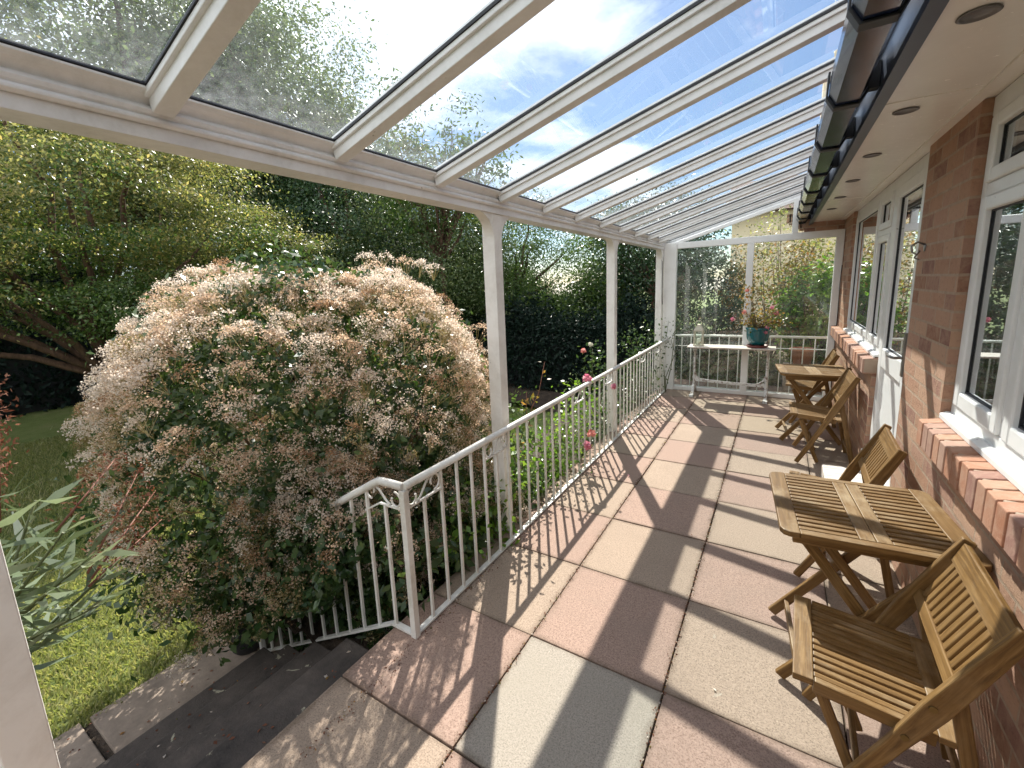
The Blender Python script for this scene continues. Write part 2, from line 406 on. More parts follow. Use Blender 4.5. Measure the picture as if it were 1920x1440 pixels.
# ------------------------------------------------------------------ mesh builder
class MB:
    def __init__(s):
        s.v = []
        s.f = []
        s.uv = []
        s.sm = []
        s.mi = []
        s.mat = 0
    def hexa(s, p, uvs=None, L=None):
        """p: 8 corners, bottom 0-3 ccw, top 4-7"""
        b = len(s.v)
        s.v += [tuple(q) for q in p]
        for f in ((3, 2, 1, 0), (4, 5, 6, 7), (0, 1, 5, 4), (1, 2, 6, 5), (2, 3, 7, 6), (3, 0, 4, 7)):
            s.face([b + i for i in f])
        return b
    def face(s, idx, uv=None, smooth=False):
        s.f.append(idx)
        s.sm.append(smooth)
        s.mi.append(s.mat)
        if uv is None:
            P = [Vector(s.v[i]) for i in idx]
            n = (P[1] - P[0]).cross(P[2] - P[0])
            a = max(range(3), key=lambda k: abs(n[k]))
            if a == 0:
                uv = [(q.y, q.z) for q in P]
            elif a == 1:
                uv = [(q.x, q.z) for q in P]
            else:
                uv = [(q.x, q.y) for q in P]
        s.uv.append(uv)
    def box(s, x0, x1, y0, y1, z0, z1):
        s.hexa([(x0, y0, z0), (x1, y0, z0), (x1, y1, z0), (x0, y1, z0), (x0, y0, z1), (x1, y0, z1), (x1, y1, z1), (x0, y1, z1)])
        return s
    def bar(s, p0, p1, w, h, upv=(0, 0, 1)):
        """box beam from p0 to p1, width w across, height h along upv, with UVs along the length"""
        p0 = Vector(p0)
        p1 = Vector(p1)
        d = (p1 - p0)
        L = d.length
        d.normalize()
        u = Vector(upv)
        sd = d.cross(u)
        if sd.length < 1e-4:
            sd = d.cross(Vector((1, 0, 0)))
        sd.normalize()
        u = sd.cross(d).normalized()
        a = sd * w / 2
        c = u * h / 2
        b = len(s.v)
        s.v += [tuple(q) for q in (p0 - a - c, p0 + a - c, p0 + a + c, p0 - a + c, p1 - a - c, p1 + a - c, p1 + a + c, p1 - a + c)]
        o = random.random() * 9
        o2 = random.random() * 9
        for f, du in (((0, 1, 5, 4), w), ((1, 2, 6, 5), h), ((2, 3, 7, 6), w), ((3, 0, 4, 7), h)):
            s.face([b + i for i in f], [(o, o2), (o, o2 + du), (o + L, o2 + du), (o + L, o2)])
        s.face([b + 3, b + 2, b + 1, b], [(o, o2), (o + .01, o2), (o + .01, o2 + w), (o, o2 + w)])
        s.face([b + 4, b + 5, b + 6, b + 7], [(o, o2), (o + .01, o2), (o + .01, o2 + w), (o, o2 + w)])
        return s
    def path(s, pts, w, h, side):
        """rectangular section swept along pts; side = fixed sideways vector"""
        pts = [Vector(p) for p in pts]
        sd = Vector(side).normalized()
        b = len(s.v)
        o = random.random() * 9
        Ls = [0]
        for i in range(1, len(pts)):
            Ls.append(Ls[-1] + (pts[i] - pts[i - 1]).length)
        hh = h if isinstance(h, (list, tuple)) else [h] * len(pts)
        for i, p in enumerate(pts):
            d = (pts[min(i + 1, len(pts) - 1)] - pts[max(i - 1, 0)]).normalized()
            u = sd.cross(d).normalized()
            a = sd * w / 2
            c = u * hh[i] / 2
            s.v += [tuple(q) for q in (p - a - c, p + a - c, p + a + c, p - a + c)]
        for i in range(len(pts) - 1):
            for k in range(4):
                i0 = b + i * 4 + k
                i1 = b + i * 4 + (k + 1) % 4
                dv = w if k % 2 == 0 else h if not isinstance(h, (list, tuple)) else h[0]
                s.face([i0, i1, i1 + 4, i0 + 4], [(o + Ls[i], o), (o + Ls[i], o + dv), (o + Ls[i + 1], o + dv), (o + Ls[i + 1], o)])
        s.face([b + 3, b + 2, b + 1, b])
        e = b + 4 * (len(pts) - 1)
        s.face([e, e + 1, e + 2, e + 3])
        return s
    def tube(s, pts, r, n=10, cap=True):
        pts = [Vector(p) for p in pts]
        b = len(s.v)
        rr = r if isinstance(r, (list, tuple)) else [r] * len(pts)
        ref = None
        for i, p in enumerate(pts):
            d = (pts[min(i + 1, len(pts) - 1)] - pts[max(i - 1, 0)]).normalized()
            if ref is None:
                ref = Vector((0, 0, 1)) if abs(d.z) < 0.9 else Vector((1, 0, 0))
            a = d.cross(ref).normalized()
            c = a.cross(d).normalized()
            ref = c
            for k in range(n):
                t_ = 2 * math.pi * k / n
                s.v.append(tuple(p + (a * math.cos(t_) + c * math.sin(t_)) * rr[i]))
        for i in range(len(pts) - 1):
            for k in range(n):
                s.face([b + i * n + k, b + i * n + (k + 1) % n, b + (i + 1) * n + (k + 1) % n, b + (i + 1) * n + k], smooth=True)
        if cap:
            s.face([b + k for k in range(n)][::-1])
            s.face([b + (len(pts) - 1) * n + k for k in range(n)])
        return s
    def lathe(s, prof, cx=0, cy=0, cz=0, n=24, sq=False):
        b = len(s.v)
        for r, z in prof:
            for k in range(n):
                t_ = 2 * math.pi * k / n + (math.pi / n if sq else 0)
                s.v.append((cx + r * math.cos(t_), cy + r * math.sin(t_), cz + z))
        for i in range(len(prof) - 1):
            for k in range(n):
                s.face([b + i * n + k, b + i * n + (k + 1) % n, b + (i + 1) * n + (k + 1) % n, b + (i + 1) * n + k], smooth=not sq)
        s.face([b + k for k in range(n)][::-1])
        e = b + (len(prof) - 1) * n
        s.face([e + k for k in range(n)])
        return s
    def extrude_y(s, prof, y0, y1):
        """closed (x,z) profile extruded along y"""
        b = len(s.v)
        n = len(prof)
        for y in (y0, y1):
            s.v += [(x, y, z) for x, z in prof]
        for k in range(n):
            s.face([b + k, b + (k + 1) % n, b + n + (k + 1) % n, b + n + k])
        s.face([b + k for k in range(n)][::-1])
        s.face([b + n + k for k in range(n)])
        return s
    def build(s, name, mats, parent=None, bevel=0.0, loc=None):
        me = bpy.data.meshes.new(name)
        vs = s.v
        if loc is not None:
            vs = [(a - loc[0], b_ - loc[1], c - loc[2]) for a, b_, c in vs]
        me.from_pydata(vs, [], s.f)
        uvl = me.uv_layers.new(name='UV')
        flat = [c for f in s.uv for q in f for c in q]
        uvl.data.foreach_set('uv', flat)
        me.polygons.foreach_set('use_smooth', s.sm)
        if isinstance(mats, str):
            mats = [mats]
        for q in mats:
            me.materials.append(MATS[q])
        me.polygons.foreach_set('material_index', s.mi)
        me.update()
        import bmesh
        bm = bmesh.new()
        bm.from_mesh(me)
        bmesh.ops.recalc_face_normals(bm, faces=bm.faces)
        bm.to_mesh(me)
        bm.free()
        o = bpy.data.objects.new(name, me)
        COL.objects.link(o)
        if loc is not None:
            o.location = loc
        if parent is not None:
            o.parent = parent
        if bevel:
            md = o.modifiers.new('bevel', 'BEVEL')
            md.width = bevel
            md.segments = 2
            md.limit_method = 'ANGLE'
            md.angle_limit = math.radians(40)
        return o

def tag(o, label=None, cat=None, group=None, kind=None):
    if label: o['label'] = label
    if cat: o['category'] = cat
    if group: o['group'] = group
    if kind: o['kind'] = kind
    return o
def empty(name, loc=(0, 0, 0), rz=0.0):
    o = bpy.data.objects.new(name, None)
    COL.objects.link(o)
    o.location = loc
    o.rotation_euler = (0, 0, rz)
    o.empty_display_size = 0.1
    return o
def struct(o):
    o['kind'] = 'structure'
    return o
def copy_tree(o, parent=None):
    c = o.copy()
    COL.objects.link(c)
    if parent is not None:
        c.parent = parent
    for ch in list(o.children):
        copy_tree(ch, c)
    return c

# ------------------------------------------------------------------ leaves
def quad_mesh(name, V, mats, parent=None, mi=None, loc=None):
    """V: (N,4,3) array of quads"""
    n = len(V)
    me = bpy.data.meshes.new(name)
    me.vertices.add(n * 4)
    P = V.reshape(-1, 3).astype(np.float32)
    if loc is not None:
        P = P - np.array(loc, np.float32)
    me.vertices.foreach_set('co', P.ravel())
    me.loops.add(n * 4)
    me.loops.foreach_set('vertex_index', np.arange(n * 4, dtype=np.int32))
    me.polygons.add(n)
    me.polygons.foreach_set('loop_start', np.arange(n, dtype=np.int32) * 4)
    me.polygons.foreach_set('loop_total', np.full(n, 4, np.int32))
    if isinstance(mats, str):
        mats = [mats]
    for q in mats:
        me.materials.append(MATS[q])
    if mi is not None:
        me.polygons.foreach_set('material_index', mi.astype(np.int32))
    me.update()
    me.validate()
    o = bpy.data.objects.new(name, me)
    COL.objects.link(o)
    if loc is not None:
        o.location = loc
    if parent is not None:
        o.parent = parent
    return o

def unit(a):
    return a / np.maximum(np.linalg.norm(a, axis=-1, keepdims=True), 1e-9)
def leaf_quads(P, N, size, aspect=0.5, droop=0.0, sj=0.35, D=None):
    """P leaf bases, N leaf normals -> (n,4,3) pointed leaves slightly folded on the midrib"""
    n = len(P)
    r = rng.normal(size=(n, 3))
    if D is None:
        D = unit(np.cross(N, r))
    else:
        D = unit(D + 0.0 * r)
        N = unit(np.cross(D, r))
    S = unit(np.cross(D, N))
    D = unit(D + np.array([0, 0, -droop]))
    sz = size * (1 + sj * (rng.random(n) * 2 - 1))[:, None]
    up_ = N * sz * 0.08
    a = P
    b = P + D * sz * 0.45 + S * sz * aspect * 0.5 + up_
    c = P + D * sz
    d = P + D * sz * 0.45 - S * sz * aspect * 0.5 + up_
    return np.stack([a, b, c, d], 1)

def blob_points(center, rad, n, shell=0.35, bump=0.18, seed=0, flat=0.0):
    """clump centres on an uneven ellipsoid shell"""
    g = np.random.default_rng(seed)
    u = unit(g.normal(size=(n, 3)))
    if flat:
        u[:, 2] = np.abs(u[:, 2]) * (1 - flat) + u[:, 2] * flat
        u = unit(u)
    ph = g.random(6) * 6.28
    lob = (np.sin(u[:, 0] * 5 + ph[0]) + np.sin(u[:, 1] * 6 + ph[1]) + np.sin(u[:, 2] * 5 + ph[2]) + np.sin((u[:, 0] + u[:, 2]) * 9 + ph[3])) / 4
    r = (1 + bump * lob) * (1 - shell * g.random(n) ** 1.7)
    return np.array(center) + u * r[:, None] * np.array(rad), u

def crown_quads(center, rad, clumps, per, crad, size, aspect=0.5, shell=0.4, bump=0.2, seed=0, droop=0.25, sj=0.35, upb=0.5, flatc=0.6):
    C, U = blob_points(center, rad, clumps, shell, bump, seed)
    g = np.random.default_rng(seed + 99)
    k = g.integers(int(per * 0.5), int(per * 1.5) + 1, clumps)
    idx = np.repeat(np.arange(clumps), k)
    off = g.normal(size=(len(idx), 3)) * crad * np.array([1, 1, flatc])
    cr = (0.6 + 0.8 * g.random(clumps))[idx][:, None]
    P = C[idx] + off * cr
    N = unit(U[idx] * 0.7 + np.array([0, 0, upb]) + g.normal(size=P.shape) * 0.6)
    return leaf_quads(P, N, size, aspect, droop, sj), C

def branches(mb, base, tips, r0, lean=0.35, seg=5, n=7, j=0.06):
    base = Vector(base)
    for tp in tips:
        tp = Vector(tp)
        pts = []
        rs = []
        for i in range(seg + 1):
            f = i / seg
            p = base.lerp(tp, f)
            p.z = base.z + (tp.z - base.z) * (f ** (1 - lean * 0.5))
            L = (tp - base).length
            if 0 < i < seg:
                p += Vector((random.uniform(-1, 1), random.uniform(-1, 1), random.uniform(-.5, .5))) * j * L * 0.5
            pts.append(p)
            rs.append(r0 * (1 - f) ** 0.8 + r0 * 0.12)
        mb.tube(pts, rs, n)
def make_tree(name, label, cat, base, trunk_top, r0, blobs, mats='leaf_mid', size=0.1, aspect=0.5, group=None, limbs=14, droop=0.25, trunks=1, mi=None, barkm='bark', **kw):
    e = empty(name, base)
    tag(e, label, cat, group)
    mb = MB()
    allC = []
    V = []
    for (c, rad, clumps, per, crad, sd) in blobs:
        v, C = crown_quads(c, rad, clumps, per, crad, size, aspect, seed=sd, droop=droop, **kw)
        V.append(v)
        allC.append(C)
    V = np.concatenate(V)
    Cc = np.concatenate(allC)
    b = Vector(base)
    tt = Vector(trunk_top)
    for q in range(trunks):
        off = Vector((random.uniform(-1, 1), random.uniform(-1, 1), 0)) * (0.0 if trunks == 1 else 0.5)
        pts = [b + Vector((0, 0, -0.15)) + off * 0.1, b.lerp(tt, 0.35) + off * 0.35 + Vector((0.02, 0.03, 0)), b.lerp(tt, 0.7) + off * 0.7, tt + off]
        mb.tube(pts, [r0 * 1.35, r0, r0 * 0.85, r0 * 0.6], 10)
        sel = Cc[rng.integers(0, len(Cc), max(2, limbs // trunks))]
        branches(mb, tt + off, [tuple(s_) for s_ in sel], r0 * 0.42)
    mb.build('trunk', barkm, e, loc=None).matrix_parent_inverse = Matrix.Translation(-Vector(base))
    o = quad_mesh('crown', V, mats, e, mi=None if mi is None else mi(V))
    o.matrix_parent_inverse = Matrix.Translation(-Vector(base))
    return e
def under(o, e):
    """keep an object built in world coordinates in place under an unrotated empty e"""
    o.parent = e
    o.matrix_parent_inverse = Matrix.Translation(-Vector(e.location))
    return o

# ------------------------------------------------------------------ ground, patio, steps, path
mb = MB()
g = 40
mb.box(-80, 80, -60, 100, -0.95, -0.80)
struct(mb.build('lawn', 'lawn_base'))

mb = MB()
mb.box(-0.60, 3.2, -3.6, 5.62, -0.80, -0.012)          # dark base seen in the joints
ROWY = [-3.0 + 0.6 * k for k in range(15)]
for c_, (x0, x1) in enumerate([(-0.6, 0.0), (0.0, 0.6), (0.6, 1.2), (1.2, 1.72)]):
    for y0 in ROWY:
        r_ = round(y0 / 0.6)
        if y0 > 5.0 and c_ >= 0:
            y1 = y0 + 0.58
        odd = (c_ + r_) % 2 != 0
        mat = 0 if odd else 1
        if c_ == 1 and r_ == -1:
            mat = 2
        if c_ == 3:
            mat = 0 if (r_ % 3 == 0) else 1
        j = lambda: random.uniform(-0.0025, 0.0025)
        dz = random.uniform(-0.002, 0.003)
        gp = 0.0032
        a, b_, c2, d = x0 + gp + j(), x1 - gp + j(), y0 + gp + j(), y0 + 0.6 - gp + j()
        if c_ == 0:
            a = x0 - 0.012
        mb.mat = mat + 1
        mb.box(a, b_, c2, d, -0.035, dz)
patio = struct(mb.build('patio', ['joint_dirt', 'slab_pink', 'slab_buff', 'slab_grey'], bevel=0.003))

mb = MB()
for k in range(1, 5):
    x1 = -0.605 - 0.30 * (k - 1)
    mb.box(x1 - 0.325, x1 - 0.002 if k == 1 else x1 - 0.002 + 0.0, -3.5, -0.335, -0.155 * k - 0.045, -0.155 * k)
    mb.box(x1 - 0.30, x1 - 0.004, -3.49, -0.345, -0.80, -0.155 * k - 0.047)
struct(mb.build('steps', 'step_stone', bevel=0.008))

mb = MB()
for y0 in [-4.3, -3.5, -2.7, -1.9, -1.08, -0.30, 0.48]:
    mb.box(-2.42 + random.uniform(-.01, .01), -1.60, y0 + 0.006, y0 + 0.785, -0.83, -0.775 + random.uniform(-.004, .004))
struct(mb.build('path', 'path_stone', bevel=0.006))
mb = MB()
mb.box(-2.40, -1.62, -4.3, 1.2, -0.83, -0.792)
struct(mb.build('path_bed', 'soil'))

def grid_sheet(name, x0, x1, y0, y1, z, nx, ny, amp, mat):
    mb = MB()
    gr = np.random.default_rng(3)
    hs = gr.random((nx + 1, ny + 1)) * amp
    for i in range(nx + 1):
        for k in range(ny + 1):
            mb.v.append((x0 + (x1 - x0) * i / nx, y0 + (y1 - y0) * k / ny, z + hs[i, k]))
    for i in range(nx):
        for k in range(ny):
            a = i * (ny + 1) + k
            mb.face([a, a + ny + 1, a + ny + 2, a + 1], smooth=True)
    return mb.build(name, mat)
struct(grid_sheet('soil_bed', -1.75, -0.605, -0.32, 9.0, -0.42, 16, 90, 0.12, 'soil'))
struct(grid_sheet('garden_bed', -14, 5.5, 5.8, 16, -0.79, 60, 40, 0.12, 'soil'))

# grass blades
def grass(x0, x1, y0, y1, n, h, seed):
    g = np.random.default_rng(seed)
    P = np.stack([g.uniform(x0, x1, n), g.uniform(y0, y1, n), np.full(n, -0.801)], 1)
    ang = g.uniform(0, 6.283, n)
    d = np.stack([np.cos(ang), np.sin(ang), np.zeros(n)], 1)
    s = np.stack([-np.sin(ang), np.cos(ang), np.zeros(n)], 1)
    hh = (h * g.uniform(0.5, 1.4, n))[:, None]
    wd = 0.0035 + 0.002 * g.random(n)[:, None]
    lean = g.uniform(0.1, 0.9, n)[:, None]
    up_ = np.array([0, 0, 1.0])
    t_ = P + up_ * hh + d * hh * lean
    mid = P + up_ * hh * 0.6 + d * hh * lean * 0.35
    return np.stack([P - s * wd, P + s * wd, mid + s * wd * 0.9, t_], 1)
V = np.concatenate([grass(-4.8, -2.38, -2.2, 2.2, 70000, 0.035, 1), grass(-10.5, -4.8, -3.2, 4.5, 80000, 0.05, 2)])
tag(quad_mesh('grass', V, 'grass_blade'), kind='stuff')
tag(bpy.data.objects['grass'], label='mown green grass covering the lawn below the terrace', cat='grass')

# ------------------------------------------------------------------ the house
house = empty('brick_house', (2.6, 1.5, 0))
tag(house, 'red brick house with white plastic windows, white soffit and black gutter', 'house')
def H(o): return under(o, house)
WX = 1.53
def wall_box(mb, x0, x1, y0, y1, z0, z1):
    mb.box(x0, x1, y0, y1, z0, z1)
mb = MB()
mb.box(WX, 1.80, 0.985, 1.70, -0.02, 2.268)              # pier between window and door
mb.box(WX, 1.80, -4.0, 0.985, -0.02, 0.885)              # below the near window
mb.box(WX, 1.80, 2.65, 5.62, -0.02, 0.885)               # below the far window
mb.box(WX, 1.80, 4.62, 5.62, 0.885, 2.268)               # beyond the far window
mb.box(1.802, 7.0, 5.0, 5.60, -0.02, 2.268)
mb.box(1.12, WX - 0.002, 5.42, 5.62, 2.155, 2.42)             # end return under the eaves
for k in range(6):
    mb.box(1.10 - 0.03 * (6 - k), 1.119 - 0.03 * (5 - k) - (0.0 if k < 5 else 0.001), 5.43, 5.61, 2.30 - 0.022 * k, 2.40)
H(mb.build('wall', 'brick'))
# brick on edge sills
def sill(y0, y1):
    mb = MB()
    mb.mat = 1
    mb.box(1.478, 1.60, y0 + 0.002, y1 - 0.002, 0.876, 0.978)
    mb.mat = 0
    n = int(round((y1 - y0) / 0.078))
    st = (y1 - y0) / n
    for k in range(n):
        a = y0 + k * st + 0.0045
        jj = random.uniform(-0.003, 0.003)
        mb.hexa([(1.466 + jj, a, 0.868), (1.572, a, 0.868), (1.572, a + st - 0.009, 0.868), (1.466 + jj, a + st - 0.009, 0.868),
                 (1.466 + jj, a, 0.978 + jj), (1.572, a, 0.993), (1.572, a + st - 0.009, 0.993), (1.466 + jj, a + st - 0.009, 0.978 + jj)])
    return mb.build('sill', ['brick_sill', 'mortar'], bevel=0.004)
H(sill(-4.0, 0.985))
H(sill(2.63, 5.28))

# soffit and lights
soff = MB()
soff.box(1.205, 7.0, -4.0, 5.40, 2.27, 2.29)
sf = H(soff.build('soffit', 'soffit_white'))
mb = MB()
for yj in (-1.9, 0.80, 3.5):
    mb.box(1.206, 1.53, yj, yj + 0.012, 2.2675, 2.2705)
mb.box(1.490, 1.53, -4.0, 5.39, 2.262, 2.2695)
k_ = mb.build('soffit_trim', 'soffit_white', sf)
for k in range(-2, 6):
    y = 0.145 + 0.80 * k
    mb = MB()
    mb.lathe([(0.0, 0.0), (0.040, 0.0), (0.043, -0.004), (0.036, -0.006), (0.034, 0.0005), (0.0, 0.0005)][::-1], 1.298, y, 2.2695, 24)
    mb.build('ceiling_light', 'downlight_grey', sf)
mb = MB()
mb.box(1.175, 1.204, -4.0, 5.44, 2.245, 2.47)
mb.box(1.160, 1.1745, -4.0, 5.44, 2.235, 2.262)
H(mb.build('fascia', 'fascia_grey'))
# gutter, ogee-square trough with brackets
prof = [(1.025, 2.375), (1.022, 2.30), (1.045, 2.262), (1.115, 2.262), (1.135, 2.30), (1.137, 2.375),
        (1.131, 2.375), (1.129, 2.303), (1.112, 2.269), (1.048, 2.269), (1.029, 2.304), (1.032, 2.375)]
mb = MB()
mb.extrude_y(prof, -4.0, 5.46)
gut = H(mb.build('gutter', 'gutter_black'))
for y in [-3.2, -2.4, -1.62, -0.80, -0.02, 0.66, 1.36, 2.08, 2.8, 3.5, 4.15, 4.75, 5.25]:
    mb = MB()
    pr = [(1.016, 2.388), (1.014, 2.298), (1.040, 2.253), (1.120, 2.253), (1.145, 2.298), (1.174, 2.298), (1.174, 2.388), (1.141, 2.388), (1.139, 2.302), (1.114, 2.2605), (1.046, 2.2605), (1.020, 2.303), (1.024, 2.388)]
    mb.extrude_y(pr, y, y + 0.045)
    mb.build('bracket', 'seal_black', gut, bevel=0.002)
# house roof, well above the eaves
mb = MB()
mb.hexa([(1.14, -4.0, 2.475), (1.16, -4.0, 2.42), (1.16, 5.5, 2.42), (1.14, 5.5, 2.475), (6.2, -4.0, 5.6), (6.2, -4.0, 5.5), (6.2, 5.5, 5.5), (6.2, 5.5, 5.6)])
H(mb.build('roof', 'roof_tile'))
# dim room behind the glass
mb = MB()
mb.box(4.8, 4.9, -4.0, 5.0, -0.02, 2.26)
mb.box(1.85, 4.8, -4.1, -4.0, -0.02, 2.26)
mb.mat = 1
mb.box(1.80, 4.8, -4.0, 5.0, -0.03, -0.005)
mb.mat = 2
mb.box(1.85, 1.90, -0.6, -0.25, 0.05, 2.2)
mb.box(1.85, 1.90, 3.3, 3.5, 0.95, 2.2)
H(mb.build('room', ['room_wall', 'room_floor', 'curtain']))

def frame_rect(mb, x0, x1, y0, y1, z0, z1, wd, wb=None, wt=None):
    wb = wb or wd
    wt = wt or wd
    mb.box(x0, x1, y0, y0 + wd, z0, z1)
    mb.box(x0, x1, y1 - wd, y1, z0, z1)
    mb.box(x0, x1, y0 + wd, y1 - wd, z0, z0 + wb)
    mb.box(x0, x1, y0 + wd, y1 - wd, z1 - wt, z1)
def light(win, y0, y1, z0, z1, sash=True, bottom=None):
    """a glazed light: sash frame, black gasket line and pane, in the opening y0..y1, z0..z1"""
    mb = MB()
    sw = 0.052 if sash else 0.012
    if sash:
        frame_rect(mb, 1.552, 1.60, y0, y1, z0, z1, sw, bottom)
        o = mb.build('sash', 'upvc', win, bevel=0.007)
    zb = bottom or sw
    mb = MB()
    frame_rect(mb, 1.5715, 1.580, y0 + sw - 0.004, y1 - sw + 0.004, z0 + zb - 0.004, z1 - sw + 0.004, 0.010)
    mb.build('seal', 'seal_black', win)
    mb = MB()
    mb.box(1.577, 1.583, y0 + sw - 0.002, y1 - sw + 0.002, z0 + zb - 0.002, z1 - sw + 0.002)
    mb.build('pane', 'window_glass', win)
# near window
mb = MB()
FX0, FX1 = 1.562, 1.625
mb.box(FX0, FX1, -4.0, 0.983, 2.195, 2.2675)        # head
mb.box(FX0, FX1, 0.935, 0.983, 1.012, 2.195)
mb.box(FX0, FX1, -4.0, 0.935, 1.012, 1.062)
mb.box(FX0, FX1, -4.0, 0.935, 1.895, 1.945)         # transom
for ym in (0.475, -0.50, -1.45, -2.4, -3.3):
    mb.box(FX0 + 0.0015, FX1 - 0.0015, ym - 0.025, ym + 0.025, 1.062, 1.895)
    if ym < 0.4:
        mb.box(FX0 + 0.0015, FX1 - 0.0015, ym - 0.025, ym + 0.025, 1.945, 2.195)
winE = H(mb.build('window', 'upvc', bevel=0.005))
def cill(par, y0, y1):
    mb = MB()
    mb.extrude_y([(1.510, 1.000), (1.510, 0.9795), (1.518, 0.9795), (1.518, 0.9955), (1.62, 1.0), (1.62, 1.0115), (1.56, 1.0115)], y0, y1)
    mb.build('cill', 'upvc', par, bevel=0.003)
cb = MB()
cb.extrude_y([(1.528, 1.010), (1.528, 0.988), (1.534, 0.988), (1.537, 0.9975), (1.61, 1.000), (1.61, 1.0118), (1.550, 1.0205)], -4.0, 0.983)
cb.build('cill', 'upvc', winE, bevel=0.003)
ys = [0.935, 0.50, 0.45, -0.475, -0.525, -1.425, -1.475, -2.375]
for k in range(0, 8, 2):
    light(winE, ys[k + 1], ys[k], 1.063, 1.894, True, 0.062)
for y0, y1 in ((-0.475, 0.934), (-1.425, -0.526), (-2.375, -1.476)):
    light(winE, y0, y1, 1.946, 2.194)
# far window with toplight
mb = MB()
mb.box(FX0, FX1, 2.66, 4.62, 2.195, 2.2675)
mb.box(FX0, FX1, 4.57, 4.62, 1.012, 2.195)
mb.box(FX0, FX1, 2.66, 4.57, 1.012, 1.062)
mb.box(FX0, FX1, 2.66, 2.715, 1.062, 2.195)
mb.box(FX0, FX1, 3.19, 3.245, 1.062, 2.195)
mb.box(FX0, FX1, 2.715, 3.19, 1.90, 1.945)
winF = H(mb.build('window', 'upvc', bevel=0.005))
cb = MB()
cb.extrude_y([(1.528, 1.010), (1.528, 0.988), (1.534, 0.988), (1.537, 0.9975), (1.61, 1.000), (1.61, 1.0118), (1.550, 1.0205)], 2.64, 4.62)
cb.build('cill', 'upvc', winF, bevel=0.003)
light(winF, 3.246, 4.569, 1.063, 2.194, True, 0.055)
light(winF, 2.716, 3.189, 1.063, 1.899, True, 0.06)
light(winF, 2.716, 3.189, 1.946, 2.194)
# door
mb = MB()
mb.box(FX0, FX1, 1.701, 2.659, 2.195, 2.2675)
mb.box(FX0, FX1, 1.701, 1.765, 0.0, 2.195)
mb.box(FX0, FX1, 2.60, 2.659, 0.0, 2.195)
door = H(mb.build('door', 'upvc', bevel=0.005))
mb = MB()
frame_rect(mb, 1.550, 1.605, 1.768, 2.597, 0.125, 2.192, 0.10, 0.16, 0.08)
mb.box(1.550, 1.605, 1.868, 2.497, 0.95, 1.085)
dl = mb.build('door_leaf', 'upvc', door, bevel=0.008)
mb = MB()
mb.box(1.572, 1.59, 1.86, 2.505, 0.28, 0.955)
mb.build('panel', 'upvc', door)
mb = MB()
frame_rect(mb, 1.5695, 1.578, 1.864, 2.501, 1.081, 2.116, 0.010)
mb.build('seal', 'seal_black', door)
mb = MB()
mb.box(1.576, 1.582, 1.866, 2.499, 1.084, 2.113)
mb.build('pane', 'window_glass', door)
mb = MB()
mb.box(1.538, 1.5495, 1.79, 1.828, 1.01, 1.27)
mb.tube([(1.545, 1.81, 1.12), (1.50, 1.81, 1.12), (1.492, 1.83, 1.12), (1.492, 1.93, 1.115)], 0.009, 8)
mb.build('handle', 'handle_grey', door, bevel=0.003)
mb = MB()
mb.box(1.27, 1.70, 1.76, 2.60, 0.0, 0.118)
H(mb.build('doorstep', 'console_board', bevel=0.01))
mb = MB()
mb.box(1.50, 1.60, 2.54, 2.62, 0.02, 0.09)
mb.tube([(1.52, 2.60, 0.09), (1.52, 2.61, 0.28)], 0.012, 8)
H(mb.build('drain_pipe', 'upvc', bevel=0.003))
# small wrought hook lamp on the pier
e = empty('wall_hook', (WX, 1.56, 1.74))
tag(e, 'small rusty metal hook fixed to the brick pier beside the door', 'hook')
mb = MB()
mb.lathe([(0.0, 0), (0.02, 0), (0.02, 0.004), (0, 0.004)], 0, 0, 0, 12)
for i, v in enumerate(mb.v):
    mb.v[i] = (-v[2], v[1], v[0])
mb.build('plate', 'handle_grey', e)
mb = MB()
mb.tube([(-0.003, 0, 0.015), (-0.03, 0.002, 0.03), (-0.055, 0.0, 0.012), (-0.05, 0, -0.02), (-0.03, -0.004, -0.035), (-0.02, 0, -0.015)], 0.005, 8)
mb.tube([(-0.03, 0.0, -0.03), (-0.035, 0.015, -0.05), (-0.02, 0.0, -0.06)], 0.004, 6)
mb.build('hook', 'handle_grey', e)

# ------------------------------------------------------------------ glazed canopy
can = empty('glass_canopy', (-0.6, 2.0, 0))
tag(can, 'white lean-to canopy with curved rafters and dirty glass panes over the terrace', 'canopy')
def K(o): return under(o, can)
EZ = 0.0
mb = MB()
mb.extrude_y([(-0.655, 2.062), (-0.555, 2.062), (-0.555, 2.098), (-0.660, 2.098)], -3.6, 5.40)
mb.extrude_y([(-0.662, 2.0982), (-0.546, 2.0982), (-0.539, 2.105), (-0.539, 2.112), (-0.547, 2.119), (-0.541, 2.124), (-0.537, 2.134), (-0.545, 2.143), (-0.5515, 2.1455), (-0.5515, 2.149), (-0.532, 2.168), (-0.512, 2.1745), (-0.512, 2.1815), (-0.64, 2.143), (-0.70, 2.135), (-0.70, 2.11)], -3.6, 5.42)
beam = K(mb.build('eaves_beam', 'canopy_white', bevel=0.003))
XS = np.linspace(-0.535, 1.72, 4)
RZ = lambda x: 2.335 + 0.288 * x - 0.058
RAFY = [-0.969 + 0.574 * k for k in range(-4, 11)] + [5.345]
